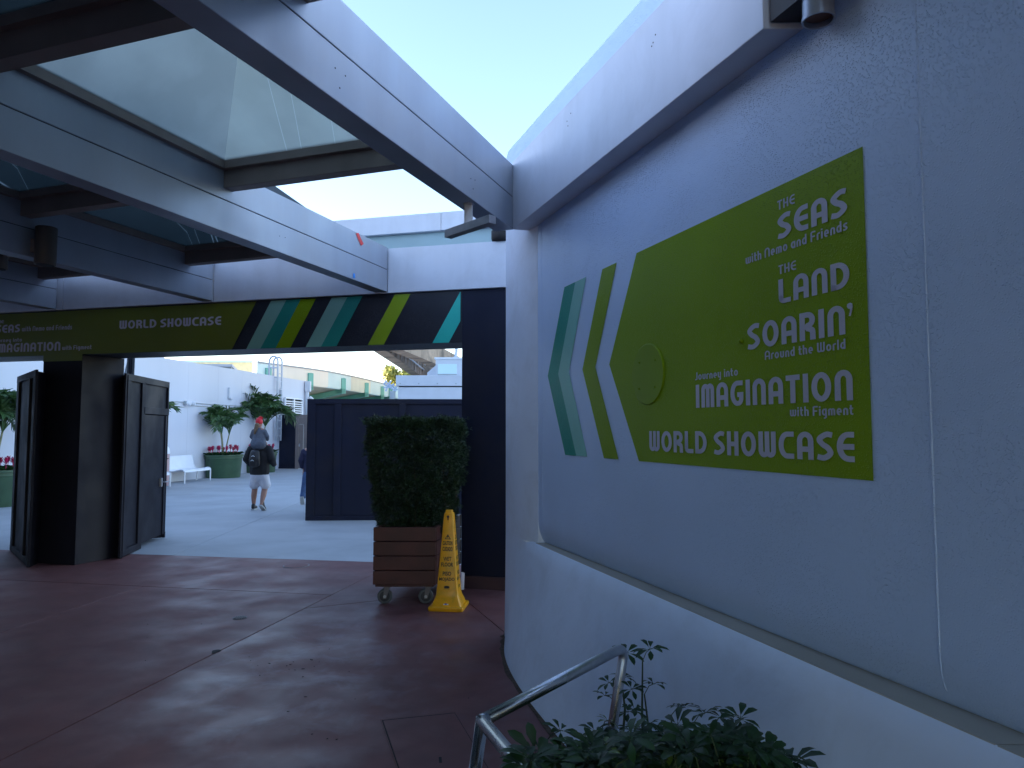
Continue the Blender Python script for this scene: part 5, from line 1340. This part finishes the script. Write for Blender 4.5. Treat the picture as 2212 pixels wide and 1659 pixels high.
def hand(parent, p, rz, side, rx=0):
    """palm, four curled fingers of unequal length and a thumb off its side"""
    V = [(0, 0, 0, .022, .014), (0, 0, -.045, .034, .014), (0, .002, -.075, .033, .013)]; E_ = [(0, 1), (1, 2)]
    for i, (x, L) in enumerate(((-.027, .055), (-.009, .064), (.009, .060), (.026, .048))):
        n0 = len(V); V += [(x, .002, -.085, .0095), (x*1.05, .010, -.085-L*.45, .0088), (x*1.05, .028, -.085-L*.75, .008), (x*1.05, .044, -.085-L*.78, .007)]
        E_ += [(2, n0), (n0, n0+1), (n0+1, n0+2), (n0+2, n0+3)]
    n0 = len(V); V += [(side*.028, .004, -.03, .012), (side*.048, .016, -.055, .010), (side*.050, .030, -.078, .008)]; E_ += [(0, n0), (n0, n0+1), (n0+1, n0+2)]
    E_ = [e for e in E_ if e[0] != 2]
    o = skin('hand', V, E_, M_skin, parent, vox=.005, smooth=2); o.location = p; o.rotation_euler = (rx, 0, rz); return o
def shoe(parent, loc, rx, rz, m_up=M_shoe, L=.27):
    t = link('shoe', None, parent, loc); t.rotation_euler = (rx, 0, rz)
    sole = [(-.035, -.06), (.035, -.06), (.045, .02), (.048, .12), (.03, .19), (0, .205), (-.03, .19), (-.048, .12), (-.045, .02)]
    MB().hexa(sole, 0, .028).build('sole', M_sole, t, bevel=.004)
    skin('upper', [(0, -.025, .055, .037), (0, .03, .062, .040), (0, .10, .050, .038), (0, .16, .044, .032), (0, -.01, .10, .040)], [(0, 1), (1, 2), (2, 3), (1, 4), (0, 4)], m_up, t, vox=.008)
ml = onZ(557, 1102)
man = thing('walking_man', 'man in black jacket and white shorts walking away with a child on his shoulders', 'person', (ml.x, ml.y+.05, 0), radians(-2))
lf, rf = -.105, .115
skin('body', [(0, 0, .80, .15, .12), (0, 0, .95, .15, .12), (0, 0, 1.12, .15, .12), (0, 0, 1.26, .14, .10), (0, .02, 1.37, .05), (0, .05, 1.47, .078, .092), (0, .05, 1.52, .074, .088),
              (-.17, 0, 1.27, .055), (-.27, -.03, 1.06, .047), (-.24, .14, .93, .036),
              (.17, 0, 1.27, .055), (.27, -.03, 1.06, .047), (.24, .14, .93, .036),
              (lf+.02, 0, .72, .10), (lf, .03, .44, .062), (lf, -.005, .30, .062), (lf-.005, 0, .12, .040), (lf, 0, .07, .038),
              (rf-.02, 0, .72, .10), (rf-.01, .04, .44, .062), (rf, -.05, .32, .062), (rf+.01, -.16, .17, .040), (rf+.012, -.19, .13, .038)],
     [(0, 1), (1, 2), (2, 3), (3, 4), (4, 5), (5, 6), (3, 7), (7, 8), (8, 9), (3, 10), (10, 11), (11, 12), (0, 13), (13, 14), (14, 15), (15, 16), (16, 17), (0, 18), (18, 19), (19, 20), (20, 21), (21, 22)], M_skin, man)
hand(man, (-.215, .18, .93), 0, 1, 1.3); hand(man, (.215, .18, .93), 0, -1, 1.3)
skin('jacket', [(0, 0, .80, .215, .16), (0, 0, .95, .21, .155), (0, 0, 1.12, .205, .15), (0, 0, 1.25, .17, .12), (0, .0, 1.32, .10),
                (-.19, 0, 1.26, .085), (-.275, -.04, 1.06, .072), (-.255, .12, .945, .058),
                (.19, 0, 1.26, .085), (.275, -.04, 1.06, .072), (.255, .12, .945, .058), (0, 0, .86, .215, .16)],
     [(0, 1), (1, 2), (2, 3), (3, 4), (3, 5), (5, 6), (6, 7), (3, 8), (8, 9), (9, 10), (0, 11)], M_blackcloth, man)
sh = skin('shorts', [(0, 0, .80, .19, .14), (0, 0, .74, .195, .145), (lf+.01, .01, .66, .105, .12), (lf-.005, .02, .53, .112, .115), (rf-.01, .01, .66, .105, .12), (rf+.005, .025, .53, .112, .115)], [(0, 1), (1, 2), (2, 3), (1, 4), (4, 5)], M_short, man)
hair_ = skin('hair', [(0, .03, 1.50, .084, .09), (0, .035, 1.55, .078, .09)], [(0, 1)], M_dhair, man)
bpk = link('backpack', None, man)
skin('pack_body', [(-.03, -.20, .96, .115, .07), (-.03, -.21, 1.06, .12, .08), (-.03, -.19, 1.20, .10, .065)], [(0, 1), (1, 2)], M_pack, bpk, 2)
MB().box(-.10, .04, -.297, -.282, .92, 1.02).build('front_pocket', M_pack, bpk, bevel=.004)
for (x, z) in ((-.03, 1.12), (-.045, 1.03)):
    MB().tube([(x-.03, -.292, z), (x, -.297, z+.022), (x+.03, -.292, z)], .006, 6).build('reflective_tab', M_white, bpk)
shoe(man, (lf, -.02, .0), 0, .05); shoe(man, (rf+.012, -.19, .075), -.62, -.1)
# child on the shoulders
ch = thing('child_on_shoulders', 'small child in grey jacket and red cap riding on the walking man', 'person', (ml.x, ml.y-.03, 1.33), radians(-2))
skin('body', [(0, 0, .10, .10, .08), (0, 0, .25, .09, .07), (0, 0, .33, .08, .06), (0, .01, .39, .035), (-.01, .02, .47, .066, .075), (-.01, .02, .51, .064, .075), (-.10, 0, .33, .035), (-.13, .04, .23, .030), (-.09, .16, .18, .024), (.10, 0, .33, .035), (.13, .04, .23, .03), (.09, .16, .18, .024), (-.09, .10, .05, .05), (-.10, .22, -.1, .040), (.09, .10, .05, .05), (.10, .22, -.1, .040)],
     [(0, 1), (1, 2), (2, 3), (3, 4), (4, 5), (2, 6), (6, 7), (7, 8), (2, 9), (9, 10), (10, 11), (0, 12), (12, 13), (0, 14), (14, 15)], M_skin, ch, vox=.010)
hand(ch, (-.085, .18, .18), 0, 1, 1.3).scale = (.6,)*3; hand(ch, (.085, .18, .18), 0, -1, 1.3).scale = (.6,)*3
skin('jacket', [(0, -.02, .045, .175, .13), (0, -.01, .14, .145, .105), (0, 0, .27, .115, .085), (0, 0, .34, .075, .06), (-.115, 0, .31, .048), (-.165, .02, .20, .045), (-.14, .10, .14, .038), (.115, 0, .31, .048), (.165, .02, .20, .045), (.14, .10, .14, .038)],
     [(0, 1), (1, 2), (2, 3), (2, 4), (4, 5), (5, 6), (2, 7), (7, 8), (8, 9)], M_greyjacket, ch, vox=.010)
skin('cap', [(-.01, .015, .505, .076, .086), (-.01, .015, .53, .070, .08)], [(0, 1)], M_red, ch, vox=.008)
skin('hair', [(-.02, -.065, .44, .050), (-.04, -.085, .36, .036), (-.06, -.09, .26, .020)], [(0, 1), (1, 2)], M_hair, ch, vox=.008)
bo = MB()
for k in range(5):
    a = pi*(.15+.7*k/4); bo.add([(.02, 0, .565), (.02+cos(a)*.035-.012, .0, .565+sin(a)*.03), (.02+cos(a)*.06, .01, .57+sin(a)*.065), (.02+cos(a)*.035+.012, .02, .565+sin(a)*.03)], [(0, 1, 2, 3)])
o = bo.build('cap_bow', M_red, ch); s7 = o.modifiers.new('t', 'SOLIDIFY'); s7.thickness = .012
# second person, half behind the hoarding
p2 = onZ(655, 1090)
per = thing('person_behind_hoarding', 'person in navy top and rolled blue jeans half hidden by the navy hoarding', 'person', (p2.x+.13, p2.y+.1, 0), radians(4))
skin('body', [(0, 0, .80, .12, .1), (0, 0, 1.0, .12, .1), (0, 0, 1.20, .13, .1), (0, .02, 1.32, .05), (0, .05, 1.44, .078, .09), (0, .05, 1.49, .074, .088), (-.16, 0, 1.18, .05), (-.21, -.02, .96, .045), (-.17, .05, .80, .035), (-.17, .06, .76, .03), (.16, 0, 1.18, .05), (.21, .02, .96, .045), (.19, .12, .78, .035),
              (-.09, 0, .70, .08), (-.12, -.02, .42, .055), (-.15, -.08, .14, .036), (.09, 0, .70, .08), (.08, .1, .42, .055), (.08, .12, .1, .036)],
     [(0, 1), (1, 2), (2, 3), (3, 4), (4, 5), (2, 6), (6, 7), (7, 8), (8, 9), (2, 10), (10, 11), (11, 12), (0, 13), (13, 14), (14, 15), (0, 16), (16, 17), (17, 18)], M_skin, per)
hand(per, (-.17, .065, .75), 0, 1, .2); hand(per, (.19, .14, .74), 0, -1, .5)
skin('jersey', [(0, 0, .74, .165, .12), (0, 0, .9, .16, .13), (0, 0, 1.08, .17, .13), (0, 0, 1.20, .13, .1), (0, 0, 1.27, .07), (-.16, 0, 1.17, .075), (-.22, -.02, .98, .065), (-.20, .03, .84, .055), (.16, 0, 1.17, .075), (.22, .02, .98, .065), (.2, .1, .82, .055)],
     [(0, 1), (1, 2), (2, 3), (3, 4), (2, 5), (5, 6), (6, 7), (2, 8), (8, 9), (9, 10)], M_navycloth, per)
skin('jeans', [(0, 0, .76, .15, .115), (-.09, 0, .62, .10), (-.12, -.02, .42, .082), (-.145, -.06, .24, .070), (-.15, -.07, .19, .074), (.09, .02, .62, .1), (.08, .1, .42, .08), (.08, .1, .2, .07)], [(0, 1), (1, 2), (2, 3), (3, 4), (0, 5), (5, 6), (6, 7)], M_jeans, per)
skin('hair', [(0, .035, 1.48, .083), (0, .04, 1.55, .078)], [(0, 1)], M_dhair, per)
shoe(per, (-.155, -.15, .12), -1.05, .0); shoe(per, (.08, .12, 0), 0, 0)
